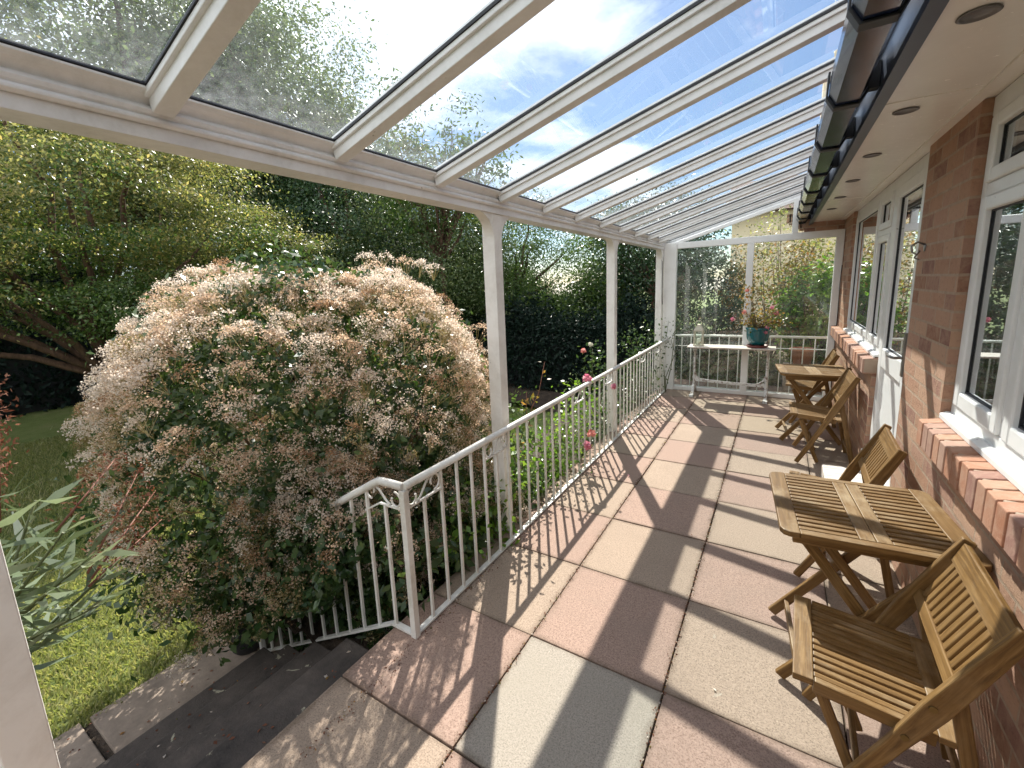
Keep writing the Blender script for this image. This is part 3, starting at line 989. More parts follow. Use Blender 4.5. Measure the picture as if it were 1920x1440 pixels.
for k, y in enumerate(RAFY):
    mb = MB()
    mb.path([(x, y, RZ(x) + 0.018) for x in XS], 0.052, 0.036, (0, 1, 0))
    mb.path([(x, y, RZ(x) + 0.0445) for x in XS], 0.074, 0.017, (0, 1, 0))
    mb.path([(x, y, RZ(x) + 0.0745) for x in XS], 0.060, 0.012, (0, 1, 0))
    rf = K(mb.build('rafter', 'canopy_white', bevel=0.0025))
    mb = MB()
    mb.path([(x, y, RZ(x) + 0.0565) for x in XS], 0.082, 0.0065, (0, 1, 0))
    mb.path([(x, y, RZ(x) + 0.0665) for x in XS], 0.070, 0.0035, (0, 1, 0))
    s_ = mb.build('seal', 'seal_black', None)
    s_.parent = rf
    if k:
        y0 = RAFY[k - 1]
        mb = MB()
        mb.path([(x, (y + y0) / 2, RZ(x) + 0.0600) for x in XS[:1].tolist() + XS[1:].tolist()], (y - y0) - 0.062, 0.005, (0, 1, 0))
        K(mb.build('pane', 'roof_glass'))
mb = MB()
mb.bar((-0.525, -3.6, 2.1835), (-0.525, 5.40, 2.1835), 0.03, 0.008, (-0.28, 0, 1))
K(mb.build('eaves_seal', 'seal_black'))
mb = MB()
mb.box(1.70, 1.80, -3.6, 5.42, 2.70, 2.92)
K(mb.build('wall_plate', 'canopy_white'))
def post(y, w=0.085, z0=-0.55):
    mb = MB()
    x0, x1 = -0.650, -0.562
    mb.box(x0, x1, y, y + w, z0, 2.062)
    o = K(mb.build('post', 'painted_post', bevel=0.004))
    for sgn in (-1, 1):
        mb = MB()
        R_ = 0.155
        ya = y if sgn < 0 else y + w
        n = 10
        arc = [(ya + sgn * (R_ - R_ * math.cos(math.pi / 2 * k / n)), 2.062 - R_ + R_ * math.sin(math.pi / 2 * k / n)) for k in range(n + 1)]
        pr = [(ya, 2.0615)] + arc
        b_ = len(mb.v)
        for x in (x0 + 0.022, x1 - 0.002):
            mb.v += [(x, p[0], p[1]) for p in pr]
        L = len(pr)
        for k in range(L):
            mb.face([b_ + k, b_ + (k + 1) % L, b_ + L + (k + 1) % L, b_ + L + k])
        for k in range(1, L - 1):
            mb.face([b_, b_ + k, b_ + k + 1])
            mb.face([b_ + L, b_ + L + k + 1, b_ + L + k])
        mb.tube([(x1 - 0.004, ya + sgn * 0.045, 2.025), (x1 + 0.003, ya + sgn * 0.045, 2.025)], 0.006, 8)
        br_ = mb.build('bracket', 'painted_post')
        br_.parent = o
    return o
post(-1.512)
post(0.70)
post(2.97)
post(5.125, 0.085)

# ------------------------------------------------------------------ glazed end screen
scr = empty('glass_screen', (0.5, 5.27, 0))
tag(scr, 'white framed glazed end screen with gable light closing the terrace', 'glass screen')
def S(o): return under(o, scr)
Y0, Y1 = 5.235, 5.30
mb = MB()
mb.box(-0.56, -0.385, Y0 - 0.02, Y1, 0.0, 2.15)
mb.box(-0.385, 1.525, Y0, Y1, 0.0, 0.055)
mb.box(-0.385, 1.525, Y0, Y1, 2.06, 2.145)
mb.box(1.445, 1.525, Y0, Y1, 0.055, 2.06)
mb.box(0.497, 0.578, Y0 + 0.002, Y1 - 0.002, 0.055, 2.06)
mb.box(0.985, 1.05, Y0, Y1, 2.145, 2.565)
mb.path([(x, (Y0 + Y1) / 2, RZ(x) - 0.022) for x in np.linspace(-0.40, 0.985, 3)], 0.06, 0.045, (0, 1, 0))
S(mb.build('frame', 'upvc', bevel=0.005))
for (a, b_) in ((-0.385, 0.497), (0.578, 1.445)):
    mb = MB()
    mb.box(a, b_, 5.262, 5.268, 0.055, 2.06)
    S(mb.build('pane', 'screen_glass'))
mb = MB()
xs = np.linspace(-0.30, 0.985, 10)
b0 = 0
for yy in (5.262, 5.268):
    mb.v += [(x, yy, 2.146) for x in xs] + [(x, yy, max(2.15, RZ(x) - 0.040)) for x in xs]
for k in range(9):
    mb.face([k, k + 1, 11 + k, 10 + k])
    mb.face([20 + k, 30 + k, 31 + k, 21 + k])
S(mb.build('gable_pane', 'screen_glass'))
# loose wire on the end post
mb = MB()
mb.tube([(-0.562, 5.1, 1.92), (-0.555, 5.10, 1.7), (-0.556, 5.11, 1.4), (-0.548, 5.13, 1.28), (-0.55, 5.15, 1.32), (-0.553, 5.15, 1.6), (-0.556, 5.12, 1.9)], 0.003, 5)
tag(mb.build('wire', 'wire_black'), 'thin dark wire looped down the end post of the canopy', 'wire')
mb = MB()
mb.tube([(1.522, 5.22, 1.72), (1.515, 5.20, 1.5), (1.52, 5.21, 1.1), (1.516, 5.20, 0.7), (1.52, 5.21, 0.2)], 0.004, 5)
tag(mb.build('cable', 'wire_black'), 'thin cable running down the brick wall beside the end screen', 'cable')

# ------------------------------------------------------------------ railings
def scroll(mb, p, du, w_, z0, z1):
    """S scroll between z0 and z1 over width w_ along unit du from p"""
    p = Vector(p)
    du = Vector(du)
    def P(u, z): return p + du * u + Vector((0, 0, z))
    h = z1 - z0
    for s_, c0 in ((1, 0.0), (-1, w_)):
        r = h * 0.46
        ctr_u = c0 + s_ * (r + 0.004)
        pts = []
        zc = z0 + r if s_ > 0 else z1 - r
        for k in range(20):
            a = math.pi * (0.5 + 0.0) + k / 19 * math.pi * 1.55
            rr = r * (1 - 0.0 * k)
            if k > 12:
                rr = r * (1 - (k - 12) * 0.075)
            sg = 1 if s_ > 0 else -1
            pts.append(P(ctr_u + math.cos(a) * rr * s_, zc + math.sin(a) * rr * sg * -1 if False else zc + math.sin(a) * rr * (1 if s_ > 0 else -1)))
        mb.tube(pts, 0.0055, 6)
    pts = [P(w_ * (0.30 + 0.4 * k / 8), z0 + 0.004 + (h - 0.008) * (0.5 - 0.5 * math.cos(math.pi * k / 8))) for k in range(9)]
    mb.tube(pts[::-1], 0.0055, 6)
RX = -0.478
rail = empty('metal_railing', (RX, 2.5, 0))
tag(rail, 'white painted metal railing with scrolls along the garden edge of the terrace', 'railing')
def RL(o): return under(o, rail)
mb = MB()
hand = [(-2.05, -0.278, -0.065), (-0.655, -0.278, 0.752), (-0.615, -0.278, 0.766), (RX, -0.278, 0.766), (RX, 5.20, 0.766)]
mb.tube([hand[0], hand[1], (-0.635, -0.278, 0.762), hand[2], hand[3]], 0.019, 12)
mb.tube([hand[3], (RX, 1.0, 0.766), (RX, 3.0, 0.765), hand[4]], 0.019, 12)
RL(mb.build('handrail', 'rail_white'))
mb = MB()
mb.bar((RX, -0.26, 0.014), (RX, 5.22, 0.014), 0.030, 0.010)
mb.bar((RX, -0.278, 0.014), (-0.63, -0.278, 0.014), 0.030, 0.010)
mb.bar((-0.63, -0.278, 0.012), (-1.97, -0.278, -0.77), 0.030, 0.010)
RL(mb.build('bottom_rail', 'rail_white'))
mb = MB()
mb.box(RX - 0.016, RX + 0.016, -0.294, -0.262, 0.0, 0.752)
RL(mb.build('corner_post', 'rail_white', bevel=0.002))
mb = MB()
mb.box(-1.985, -1.955, -0.293, -0.263, -0.80, -0.01)
RL(mb.build('end_post', 'rail_white', bevel=0.002))
SP = 0.1275
scr_y = [-0.278, 0.36, 1.635, 2.40, 3.675, 4.5]
short = set()
for y0 in scr_y:
    i0 = round((y0 + 0.278) / SP)
    short.add(i0 + 1)
    ya = -0.278 + SP * i0
    mb = MB()
    mb.bar((RX, ya + 0.006, 0.655), (RX, ya + 2 * SP - 0.006, 0.655), 0.012, 0.008)
    scroll(mb, (RX, ya + 0.008, 0), (0, 1, 0), 2 * SP - 0.016, 0.660, 0.747)
    RL(mb.build('scroll_panel', 'rail_white'))
n = int((5.2 + 0.278) / SP)
bal = None
for i in range(1, n + 1):
    y = -0.278 + SP * i
    mb = MB()
    zt = 0.651 if i in short else 0.750
    mb.box(RX - 0.0065, RX + 0.0065, y - 0.0065, y + 0.0065, 0.019, zt)
    RL(mb.build('baluster', 'rail_white'))
mb = MB()
mb.bar((RX - 0.015, -0.278, 0.652), (-0.64, -0.278, 0.652), 0.012, 0.008)
mb.bar((-0.64, -0.278, 0.652), (-0.745, -0.278, 0.59), 0.012, 0.008)
scroll(mb, (RX - 0.02, -0.278, 0), (-1, 0, 0), 0.235, 0.657, 0.735)
RL(mb.build('scroll_panel', 'rail_white'))
for k in range(11):
    x = -0.605 - SP * 0.97 * k
    zt = 0.752 + (x + 0.655) * 0.585 if x < -0.655 else 0.752
    if k == 0:
        zt = 0.649
    zb = 0.012 + (x + 0.63) * 0.585 if x < -0.63 else 0.018
    mb = MB()
    mb.box(x - 0.0065, x + 0.0065, -0.2845, -0.2715, zb, zt - 0.004)
    RL(mb.build('baluster', 'rail_white'))
# railing seen through the end screen
r2 = empty('metal_railing', (0.5, 5.48, 0))
tag(r2, 'white metal railing seen through the glass of the end screen', 'railing')
mb = MB()
mb.tube([(-0.55, 5.48, 0.792), (1.50, 5.48, 0.800)], 0.017, 10)
under(mb.build('handrail', 'rail_white'), r2)
mb = MB()
mb.bar((-0.55, 5.48, 0.635), (1.50, 5.48, 0.64), 0.012, 0.010)
mb.bar((-0.55, 5.48, 0.016), (1.50, 5.48, 0.016), 0.03, 0.010)
under(mb.build('cross_rail', 'rail_white'), r2)
for k in range(16):
    x = -0.45 + 0.1275 * k
    mb = MB()
    mb.box(x - 0.0065, x + 0.0065, 5.4735, 5.4865, 0.02, 0.78)
    under(mb.build('baluster', 'rail_white'), r2)


# ------------------------------------------------------------------ furniture
def make_chair():
    """folding slatted chair, facing -x, width along y; origin on the ground under the seat"""
    e = empty('folding_chair')
    # coordinates relative: wall side x=+0.22 .. front x=-0.19
    W = 0.205
    side = [(-0.135, 0.010), (-0.03, 0.215), (0.065, 0.415), (0.120, 0.535), (0.168, 0.640), (0.235, 0.785)]
    hh = [0.030, 0.036, 0.042, 0.052, 0.050, 0.040]
    # smooth the curved side members
    fx = np.polyfit([z for x, z in side], [x for x, z in side], 3)
    zs = np.linspace(0.012, 0.79, 12)
    pts = [(float(np.polyval(fx, z)), z) for z in zs]
    wd = np.interp(zs, [0, 0.35, 0.5, 0.62, 0.8], [0.034, 0.040, 0.056, 0.050, 0.036]).tolist()
    for s_ in (-1, 1):
        mb = MB()
        mb.path([(x, s_ * (W + 0.012), z) for x, z in pts], 0.022, wd, (0, 1, 0))
        mb.build('side_member', 'oiled_wood', e, bevel=0.004)
        mb = MB()
        mb.bar((0.262, s_ * (W - 0.010), 0.010), (0.150, s_ * (W - 0.010), 0.545), 0.021, 0.036, (1, 0, 0))
        mb.build('leg', 'oiled_wood', e, bevel=0.004)
        mb = MB()
        mb.bar((0.02, s_ * (W - 0.045), 0.012), (-0.125, s_ * (W - 0.045), 0.385), 0.020, 0.030, (1, 0, 0))
        mb.build('leg', 'oiled_wood', e, bevel=0.004)
        mb = MB()
        mb.tube([(0.10, s_ * (W + 0.0235), 0.515), (0.10, s_ * (W + 0.0265), 0.515)], 0.009, 12)
        mb.build('bolt', 'brass', e)
        mb = MB()
        mb.tube([(0.055, s_ * (W + 0.0235), 0.400), (0.055, s_ * (W + 0.0265), 0.400)], 0.009, 12)
        mb.build('bolt', 'brass', e)
    mb = MB()
    mb.bar((-0.02, -W, 0.165), (-0.02, W, 0.165), 0.016, 0.028)
    mb.build('stretcher', 'oiled_wood', e, bevel=0.003)
    mb = MB()
    mb.bar((0.235, -W + 0.02, 0.13), (0.235, W - 0.02, 0.13), 0.016, 0.030)
    mb.build('stretcher', 'oiled_wood', e, bevel=0.003)
    # seat
    mb = MB()
    zf, zb_ = 0.437, 0.405
    def Z(x): return zf + (zb_ - zf) * (x + 0.195) / 0.37
    sw = W - 0.006
    mb.bar((-0.172, -sw, Z(-0.172) ), (-0.172, sw, Z(-0.172)), 0.052, 0.022)
    mb.bar((0.150, -sw, Z(0.150)), (0.150, sw, Z(0.150)), 0.048, 0.020)
    for s_ in (-1, 1):
        mb.bar((-0.145, s_ * (sw - 0.011), Z(-0.145) - 0.010), (0.125, s_ * (sw - 0.011), Z(0.125) - 0.010), 0.022, 0.040)
    n = 12
    for k in range(n):
        y = -sw + 0.034 + (2 * sw - 0.068) * k / (n - 1)
        mb.bar((-0.146, y, Z(-0.146) + 0.002), (0.127, y, Z(0.127) + 0.002), 0.0205, 0.013)
    mb.build('seat', 'oiled_wood', e, bevel=0.003)
    # backrest
    mb = MB()
    fxv = lambda z: float(np.polyval(fx, z))
    def bk(z0, z1, y0, y1, th):
        mb.hexa([(fxv(z0) - th, y0, z0), (fxv(z0) + th, y0, z0 - 0.003), (fxv(z0) + th, y1, z0 - 0.003), (fxv(z0) - th, y1, z0),
                 (fxv(z1) - th, y0, z1), (fxv(z1) + th, y0, z1 - 0.003), (fxv(z1) + th, y1, z1 - 0.003), (fxv(z1) - th, y1, z1)])
    z0r, z1r = 0.715, 0.785
    mb.bar((fxv(0.75), -W + 0.001, 0.75), (fxv(0.75), W - 0.001, 0.75), 0.019, 0.070, (0.36, 0, 0.93))
    mb.bar((fxv(0.575), -W + 0.001, 0.575), (fxv(0.575), W - 0.001, 0.575), 0.019, 0.036, (0.42, 0, 0.91))
    nb = 11
    for k in range(nb):
        y = -W + 0.030 + (2 * W - 0.060) * k / (nb - 1)
        mb.bar((fxv(0.59), y, 0.59), (fxv(0.72), y, 0.72), 0.024, 0.011, (-0.91, 0, 0.4))
    mb.build('backrest', 'oiled_wood', e, bevel=0.003)
    return e
chair = make_chair()
def put(o, x, y, rz, label, cat, group):
    o.location = (x, y, 0.003)
    o.rotation_euler = (0, 0, rz)
    tag(o, label, cat, group)
CG = 'folding wooden chairs beside the two slatted tables'
CH = [(1.21, 0.015, -0.03, 'wooden folding chair nearest the camera, its slatted seat in full view'),
      (1.21, 1.275, -0.03, 'wooden folding chair behind the near table, only its backrest showing'),
      (1.237, 3.05, 0.02, 'wooden folding chair in front of the far table, seen from its side'),
      (1.215, 4.24, -0.02, 'wooden folding chair behind the far table, nearest the end screen')]
for i, (x, y, r_, lb) in enumerate(CH):
    o = chair if i == 0 else copy_tree(chair)
    put(o, x, y, r_, lb, 'chair', CG)

def make_table():
    e = empty('folding_table')
    L, Wd = 0.575, 0.57
    zt = 0.700
    mb = MB()
    hx, hy = L / 2, Wd / 2
    def board(x0, x1, y0, y1, z0, z1, c=0.0, along='y'):
        b = len(mb.v)
        # plan octagon-ish corner rounding on the outer side
        pts = [(x0, y0), (x1, y0), (x1, y1), (x0, y1)]
        if c < 0:
            q = -c
            pts = [(x0 + q, y0), (x1, y0), (x1, y1), (x0 + q, y1), (x0 + q * .35, y1 - q * .3), (x0, y1 - q), (x0, y0 + q), (x0 + q * .35, y0 + q * .3)]
        if c > 0:
            q = c
            pts = [(x0, y0), (x1 - q, y0), (x1 - q * .35, y0 + q * .3), (x1, y0 + q), (x1, y1 - q), (x1 - q * .35, y1 - q * .3), (x1 - q, y1), (x0, y1)]
        n = len(pts)
        mb.v += [(p[0], p[1], z0) for p in pts] + [(p[0], p[1], z1) for p in pts]
        o_ = random.random() * 9
        f = (lambda p: (p[1] + o_, p[0] + o_)) if along == 'y' else (lambda p: (p[0] + o_, p[1] + o_))
        mb.face([b + k for k in range(n)][::-1], [f(p) for p in pts][::-1])
        mb.face([b + n + k for k in range(n)], [f(p) for p in pts])
        for k in range(n):
            k2 = (k + 1) % n
            mb.face([b + k, b + k2, b + n + k2, b + n + k], [(o_ + k, 0), (o_ + k + .1, 0), (o_ + k + .1, .02), (o_ + k, .02)])
    board(-hx, -hx + 0.062, -hy, hy, zt - 0.022, zt, -0.03)
    board(hx - 0.062, hx, -hy, hy, zt - 0.022, zt, 0.03)
    board(-0.047, -0.001, -hy + 0.036, hy - 0.036, zt - 0.022, zt)
    board(0.001, 0.047, -hy + 0.036, hy - 0.036, zt - 0.022, zt)
    for s_ in (-1, 1):
        y0, y1 = (hy - 0.035, hy) if s_ > 0 else (-hy, -hy + 0.035)
        board(-hx + 0.0625, hx - 0.0625, y0, y1, zt - 0.0225, zt - 0.0005, 0, 'x')
    n = 15
    for k in range(n):
        y = -hy + 0.051 + (Wd - 0.102) * k / (n - 1)
        mb.bar((-hx + 0.0623, y, zt - 0.008), (-0.0472, y, zt - 0.008), 0.0215, 0.0135)
        mb.bar((0.0472, y, zt - 0.008), (hx - 0.0623, y, zt - 0.008), 0.0215, 0.0135)
    mb.build('tabletop', 'oiled_wood', e, bevel=0.003)
    for s_ in (-1, 1):
        mb = MB()
        mb.bar((-hx + 0.045, s_ * (hy - 0.055), zt - 0.045), (hx - 0.045, s_ * (hy - 0.055), zt - 0.045), 0.020, 0.042)
        mb.build('apron', 'oiled_wood', e, bevel=0.004)
        mb = MB()
        mb.bar((-0.245, s_ * 0.195, 0.012), (0.235, s_ * 0.195, 0.655), 0.020, 0.040, (0, 0, 1))
        mb.build('leg', 'oiled_wood', e, bevel=0.004)
        mb = MB()
        mb.bar((0.245, s_ * 0.172, 0.012), (-0.205, s_ * 0.172, 0.640), 0.020, 0.040, (0, 0, 1))
        mb.build('leg', 'oiled_wood', e, bevel=0.004)
        mb = MB()
        mb.tube([(0.0, s_ * 0.2055, 0.345), (0.0, s_ * 0.209, 0.345)], 0.010, 12)
        mb.build('bolt', 'brass', e)
    mb = MB()
    mb.bar((-0.19, -0.185, 0.085), (-0.19, 0.185, 0.085), 0.018, 0.032)
    mb.build('stretcher', 'oiled_wood', e, bevel=0.003)
    mb = MB()
    mb.bar((0.19, -0.16, 0.09), (0.19, 0.16, 0.09), 0.018, 0.032)
    mb.build('stretcher', 'oiled_wood', e, bevel=0.003)
    mb = MB()
    mb.bar((-0.205, -0.16, 0.62), (-0.205, 0.16, 0.62), 0.018, 0.03)
    mb.build('stretcher', 'oiled_wood', e, bevel=0.003)
    return e
tb = make_table()
tb.location = (1.222, 0.515, 0.003)
tb.rotation_euler = (0, 0, math.radians(5))
tag(tb, 'slatted wooden folding table in the foreground, between the two nearest chairs', 'table', 'slatted folding tables along the house wall')
t2 = copy_tree(tb)
t2.location = (1.215, 3.62, 0.003)
t2.rotation_euler = (0, 0, math.radians(6))
tag(t2, 'slatted wooden folding table further away, below the far window', 'table', 'slatted folding tables along the house wall')

# console table by the end screen
e = empty('console_table', (0.37, 5.07, 0))
tag(e, 'narrow white console table with cast iron trestle legs by the end screen', 'table')
mb = MB()
mb.box(-0.53, 0.53, -0.155, 0.155, 0.685, 0.702)
mb.box(-0.46, 0.46, -0.10, 0.10, 0.672, 0.6845)
mb.build('tabletop', 'console_board', e, bevel=0.004)
for s_ in (-1, 1):
    mb = MB()
    x = s_ * 0.445
    mb.lathe([(0.022, 0.0), (0.026, 0.02), (0.018, 0.05), (0.016, 0.12), (0.022, 0.16), (0.015, 0.2), (0.014, 0.5), (0.02, 0.55), (0.016, 0.59)], x, 0, 0.085, 12)
    for t_ in (-1, 1):
        mb.path([(x, 0, 0.13), (x, t_ * 0.06, 0.105), (x, t_ * 0.12, 0.045), (x, t_ * 0.175, 0.016)], 0.036, [0.05, 0.045, 0.035, 0.03], (1, 0, 0))
        mb.box(x - 0.028, x + 0.028, t_ * 0.20 - 0.03, t_ * 0.20 + 0.03, 0.0, 0.032)
        mb.path([(x, 0, 0.56), (x, t_ * 0.05, 0.62), (x, t_ * 0.11, 0.66)], 0.02, 0.018, (1, 0, 0))
    mb.path([(x, 0, 0.34), (x - s_ * 0.035, 0, 0.25), (x - s_ * 0.10, 0, 0.20)], 0.016, 0.02, (0, 1, 0))
    mb.build('leg', 'old_white_iron', e, bevel=0.003)
mb = MB()
mb.path([(-0.445, 0, 0.215), (-0.30, 0, 0.205), (0, 0, 0.19), (0.30, 0, 0.185), (0.445, 0, 0.19)], 0.02, [0.055, 0.04, 0.036, 0.04, 0.055], (0, 1, 0))
mb.build('stretcher', 'old_white_iron', e, bevel=0.003)

# lantern
e = empty('lantern', (-0.032, 5.06, 0.702))
tag(e, 'small cream metal lantern with a ring handle on the left end of the console table', 'lantern')
mb = MB()
h = 0.052
mb.box(-0.062, 0.062, -0.062, 0.062, 0, 0.018)
mb.box(-0.060, 0.060, -0.060, 0.060, 0.205, 0.218)
for a in (-1, 1):
    for b_ in (-1, 1):
        mb.box(a * h - 0.007, a * h + 0.007, b_ * h - 0.007, b_ * h + 0.007, 0.018, 0.205)
mb.build('frame', 'cream_lantern', e, bevel=0.002)
mb = MB()
mb.lathe([(0.088, 0.218), (0.075, 0.235), (0.042, 0.272), (0.036, 0.285), (0.036, 0.296), (0.0, 0.304)], 0, 0, 0, 4, True)
mb.build('roof', 'cream_lantern', e)
mb = MB()
mb.tube([(0.035 * math.cos(a), 0, 0.318 + 0.034 * math.sin(a)) for a in np.linspace(-0.7, math.pi + 0.7, 14)], 0.004, 6)
mb.build('ring_handle', 'cream_lantern', e)
mb = MB()
mb.lathe([(0.0, 0.019), (0.026, 0.019), (0.026, 0.10), (0.0, 0.102)], 0, 0, 0, 16)
mb.build('candle', 'candle', e)
mb = MB()
for s_ in (-1, 1):
    mb.box(-0.044, 0.044, s_ * 0.052 - 0.001, s_ * 0.052 + 0.001, 0.019, 0.204)
    mb.box(s_ * 0.052 - 0.001, s_ * 0.052 + 0.001, -0.044, 0.044, 0.019, 0.204)
mb.build('glass', 'screen_glass', e)

# potted geranium on the console
def flower_cluster(c, r, n, size, seed):
    g = np.random.default_rng(seed)
    u = unit(g.normal(size=(n, 3)))
    return leaf_quads(np.array(c) + u * r * g.uniform(0.4, 1, (n, 1)), u, size, 0.9, 0.0)
e = empty('potted_geranium', (0.685, 5.08, 0.702))
tag(e, 'pink flowering plant in a glazed teal bowl on the console table', 'potted plant')
mb = MB()
mb.lathe([(0.0, 0.030), (0.07, 0.030), (0.095, 0.05), (0.125, 0.11), (0.135, 0.17), (0.136, 0.235), (0.146, 0.243), (0.146, 0.262), (0.128, 0.262), (0.124, 0.23), (0.0, 0.225)], 0, 0, 0, 32)
mb.build('pot', 'teal_glaze', e)
mb = MB()
mb.lathe([(0, 0.0), (0.105, 0.0), (0.125, 0.012), (0.127, 0.03), (0.118, 0.03), (0.112, 0.016), (0.0, 0.0155)], 0, 0, 0, 28)
for k in range(3):
    a = k * 2.1 + 0.5
    mb.box(0.07 * math.cos(a) - 0.02, 0.07 * math.cos(a) + 0.02, 0.07 * math.sin(a) - 0.02, 0.07 * math.sin(a) + 0.02, 0.0158, 0.0305)
mb.build('saucer', 'red_saucer', e)
mb = MB()
g5 = random.Random(5)
tips = []
heads = [(-0.15, -0.02, 0.75, 'a'), (-0.30, -0.06, 0.375, 'p'), (-0.17, 0.0, 0.46, 'a'), (0.14, 0.02, 0.52, 'p'), (0.19, -0.02, 0.45, 'p'), (0.10, -0.09, 0.27, 'p'), (0.085, -0.1, 0.21, 'p')]
for hx_, hy_, hz_, kd in heads:
    mb.tube([(hx_ * .1, hy_ * .1, 0.24), (hx_ * .5, hy_ * .5, 0.24 + (hz_ - 0.24) * 0.6 + 0.03), (hx_, hy_, hz_)], 0.0035, 6)
for k in range(26):
    a = g5.uniform(0, 6.28)
    r_ = g5.uniform(0.1, 0.26)
    z_ = g5.uniform(0.28, 0.46)
    tips.append((r_ * math.cos(a), r_ * math.sin(a) * 0.7, z_))
    mb.tube([(0.03 * math.cos(a), 0.03 * math.sin(a), 0.235), (r_ * .6 * math.cos(a), r_ * .5 * math.sin(a), z_ * 0.85 + 0.05), tips[-1]], 0.003, 5)
mb.build('stems', 'stem_brown', e)
P = np.array(tips)[rng.integers(0, len(tips), 420)] + rng.normal(size=(420, 3)) * np.array([0.050, 0.045, 0.035])
V = leaf_quads(P, unit(rng.normal(size=(420, 3)) * 0.6 + np.array([0, 0, 0.8])), 0.035, 0.75, 0.1)
P2 = np.array([(-0.15, -0.02, 0.75), (-0.16, -0.02, 0.66), (-0.15, 0, 0.58)])[rng.integers(0, 3, 60)] + rng.normal(size=(60, 3)) * 0.03
V = np.concatenate([V, leaf_quads(P2, unit(rng.normal(size=(60, 3)) + np.array([0, 0, 0.6])), 0.04, 0.6, 0.2)])
quad_mesh('foliage', V, 'leaf_autumn', e)
for i, (hx_, hy_, hz_, kd) in enumerate(heads):
    quad_mesh('flower', flower_cluster((hx_, hy_, hz_), 0.026, 46, 0.019, 40 + i), 'petal_pink' if kd == 'p' else 'petal_salmon', e)

# dark urn at the foot of the steps
e = empty('garden_urn', (-2.12, -0.30, -0.775))
tag(e, 'dark round plant pot standing on the path at the foot of the steps', 'plant pot')
mb = MB()
mb.lathe([(0.0, 0.0), (0.085, 0.0), (0.10, 0.02), (0.125, 0.12), (0.13, 0.2), (0.12, 0.235), (0.135, 0.25), (0.135, 0.27), (0.115, 0.27), (0.11, 0.24), (0.0, 0.235)], 0, 0, 0, 28)
mb.build('pot', 'dark_pot', e)
P = rng.normal(size=(160, 3)) * np.array([0.07, 0.07, 0.06]) + np.array([0, 0, 0.32])
quad_mesh('foliage', leaf_quads(P, unit(rng.normal(size=(160, 3)) + np.array([0, 0, .6])), 0.05, 0.5, 0.2), 'leaf_mid', e)


# ------------------------------------------------------------------ the big shrub with seed heads
BC = (-1.90, 0.30, 0.48)
BR = (0.99, 1.30, 1.37)
_a = math.radians(-30)
ROT = np.array([[math.cos(_a), -math.sin(_a), 0], [math.sin(_a), math.cos(_a), 0], [0, 0, 1]])
def spin(A, about=BC):
    return (A - np.array(about)) @ ROT.T + np.array(about)
e = empty('flowering_shrub', (-1.85, 0.4, -0.8))
tag(e, 'huge domed shrub covered in faded brown and white flower heads beyond the railing', 'shrub')
V1, C1 = crown_quads(BC, (BR[0] * .96, BR[1] * .96, BR[2] * .95), 1300, 24, 0.075, 0.050, 0.55, shell=0.22, bump=0.20, seed=11, droop=0.3, upb=0.3)
V1 = spin(V1)
C1 = spin(C1)
V1b, C1b = crown_quads((-1.55, 0.45, -0.08), (1.04, 1.05, 0.76), 700, 22, 0.08, 0.062, 0.55, shell=0.3, bump=0.20, seed=12, droop=0.3, upb=0.3)
V1 = np.concatenate([V1, V1b])
Vf, Cf = crown_quads((-1.60, 0.0, 0.20), (0.75, 0.42, 0.55), 260, 22, 0.07, 0.050, 0.55, shell=0.3, bump=0.20, seed=13, droop=0.3, upb=0.3)
Vg, Cg = crown_quads((-1.22, -0.20, 0.22), (0.52, 0.24, 0.50), 260, 22, 0.06, 0.050, 0.55, shell=0.5, bump=0.2, seed=14, droop=0.3, upb=0.3)
V1 = np.concatenate([V1, Vf, Vg])
front_ok = lambda A: (A[..., 1] > -0.25) | (A[..., 2] > 0.585 * (A[..., 0] + 0.63) + 0.20 + 0.25 * np.clip(A[..., 0] + 1.0, 0, 1) * 4) & (A[..., 0] < -0.70)
V1 = V1[front_ok(V1).all(1) & (V1[:, :, 0].max(1) < -0.50) & (V1[:, :, 2].min(1) > -0.80)]
o = under(quad_mesh('foliage', V1, 'leaf_bush'), e)
# seed heads: domes of tiny florets on fine stalks
g6 = np.random.default_rng(21)
def umbels(center, rad, n, seed, bump=0.20, zmin=-0.55, dens=lambda u: 1.0):
    C, U = blob_points(center, rad, n, 0.05, bump, seed)
    g = np.random.default_rng(seed)
    keep = (g.random(n) < np.clip(0.30 + 0.85 * (U[:, 2] + 0.25), 0.17, 1.0)) & (C[:, 0] < -0.56) & (C[:, 2] > zmin)
    return C[keep], U[keep]
CU, UU = umbels(BC, (BR[0] * 1.03, BR[1] * 1.03, BR[2] * 1.03), 2700, 11)
CU = spin(CU)
UU = UU @ ROT.T
C3, U3 = umbels((-1.55, 0.45, -0.08), (1.07, 1.08, 0.79), 520, 12)
C4, U4 = umbels((-1.60, 0.0, 0.20), (0.79, 0.46, 0.57), 260, 13)
extra = np.array([(-2.16, -0.86, 1.07), (-2.2, -0.82, 1.01), (-2.18, -0.76, 1.14), (-2.25, -0.62, 1.37), (-2.28, -0.56, 1.41), (-2.2, -0.47, 1.4), (-2.19, 0.04, 1.77), (-2.17, 0.08, 1.75), (-1.56, 0.6, 1.85), (-1.49, 0.68, 1.86), (-1.39, 0.79, 1.81), (-1.34, 0.9, 1.8), (-1.27, 0.96, 1.77), (-1.03, 1.2, 1.28), (-1.01, 1.22, 1.11), (-1.04, 1.2, 1.01)])
C5, U5 = umbels((-1.22, -0.20, 0.22), (0.55, 0.27, 0.52), 150, 14)
CU = np.concatenate([CU, C3, C4, C5, extra])
UU = np.concatenate([UU, U3, U4, U5, unit(extra - np.array(BC))])
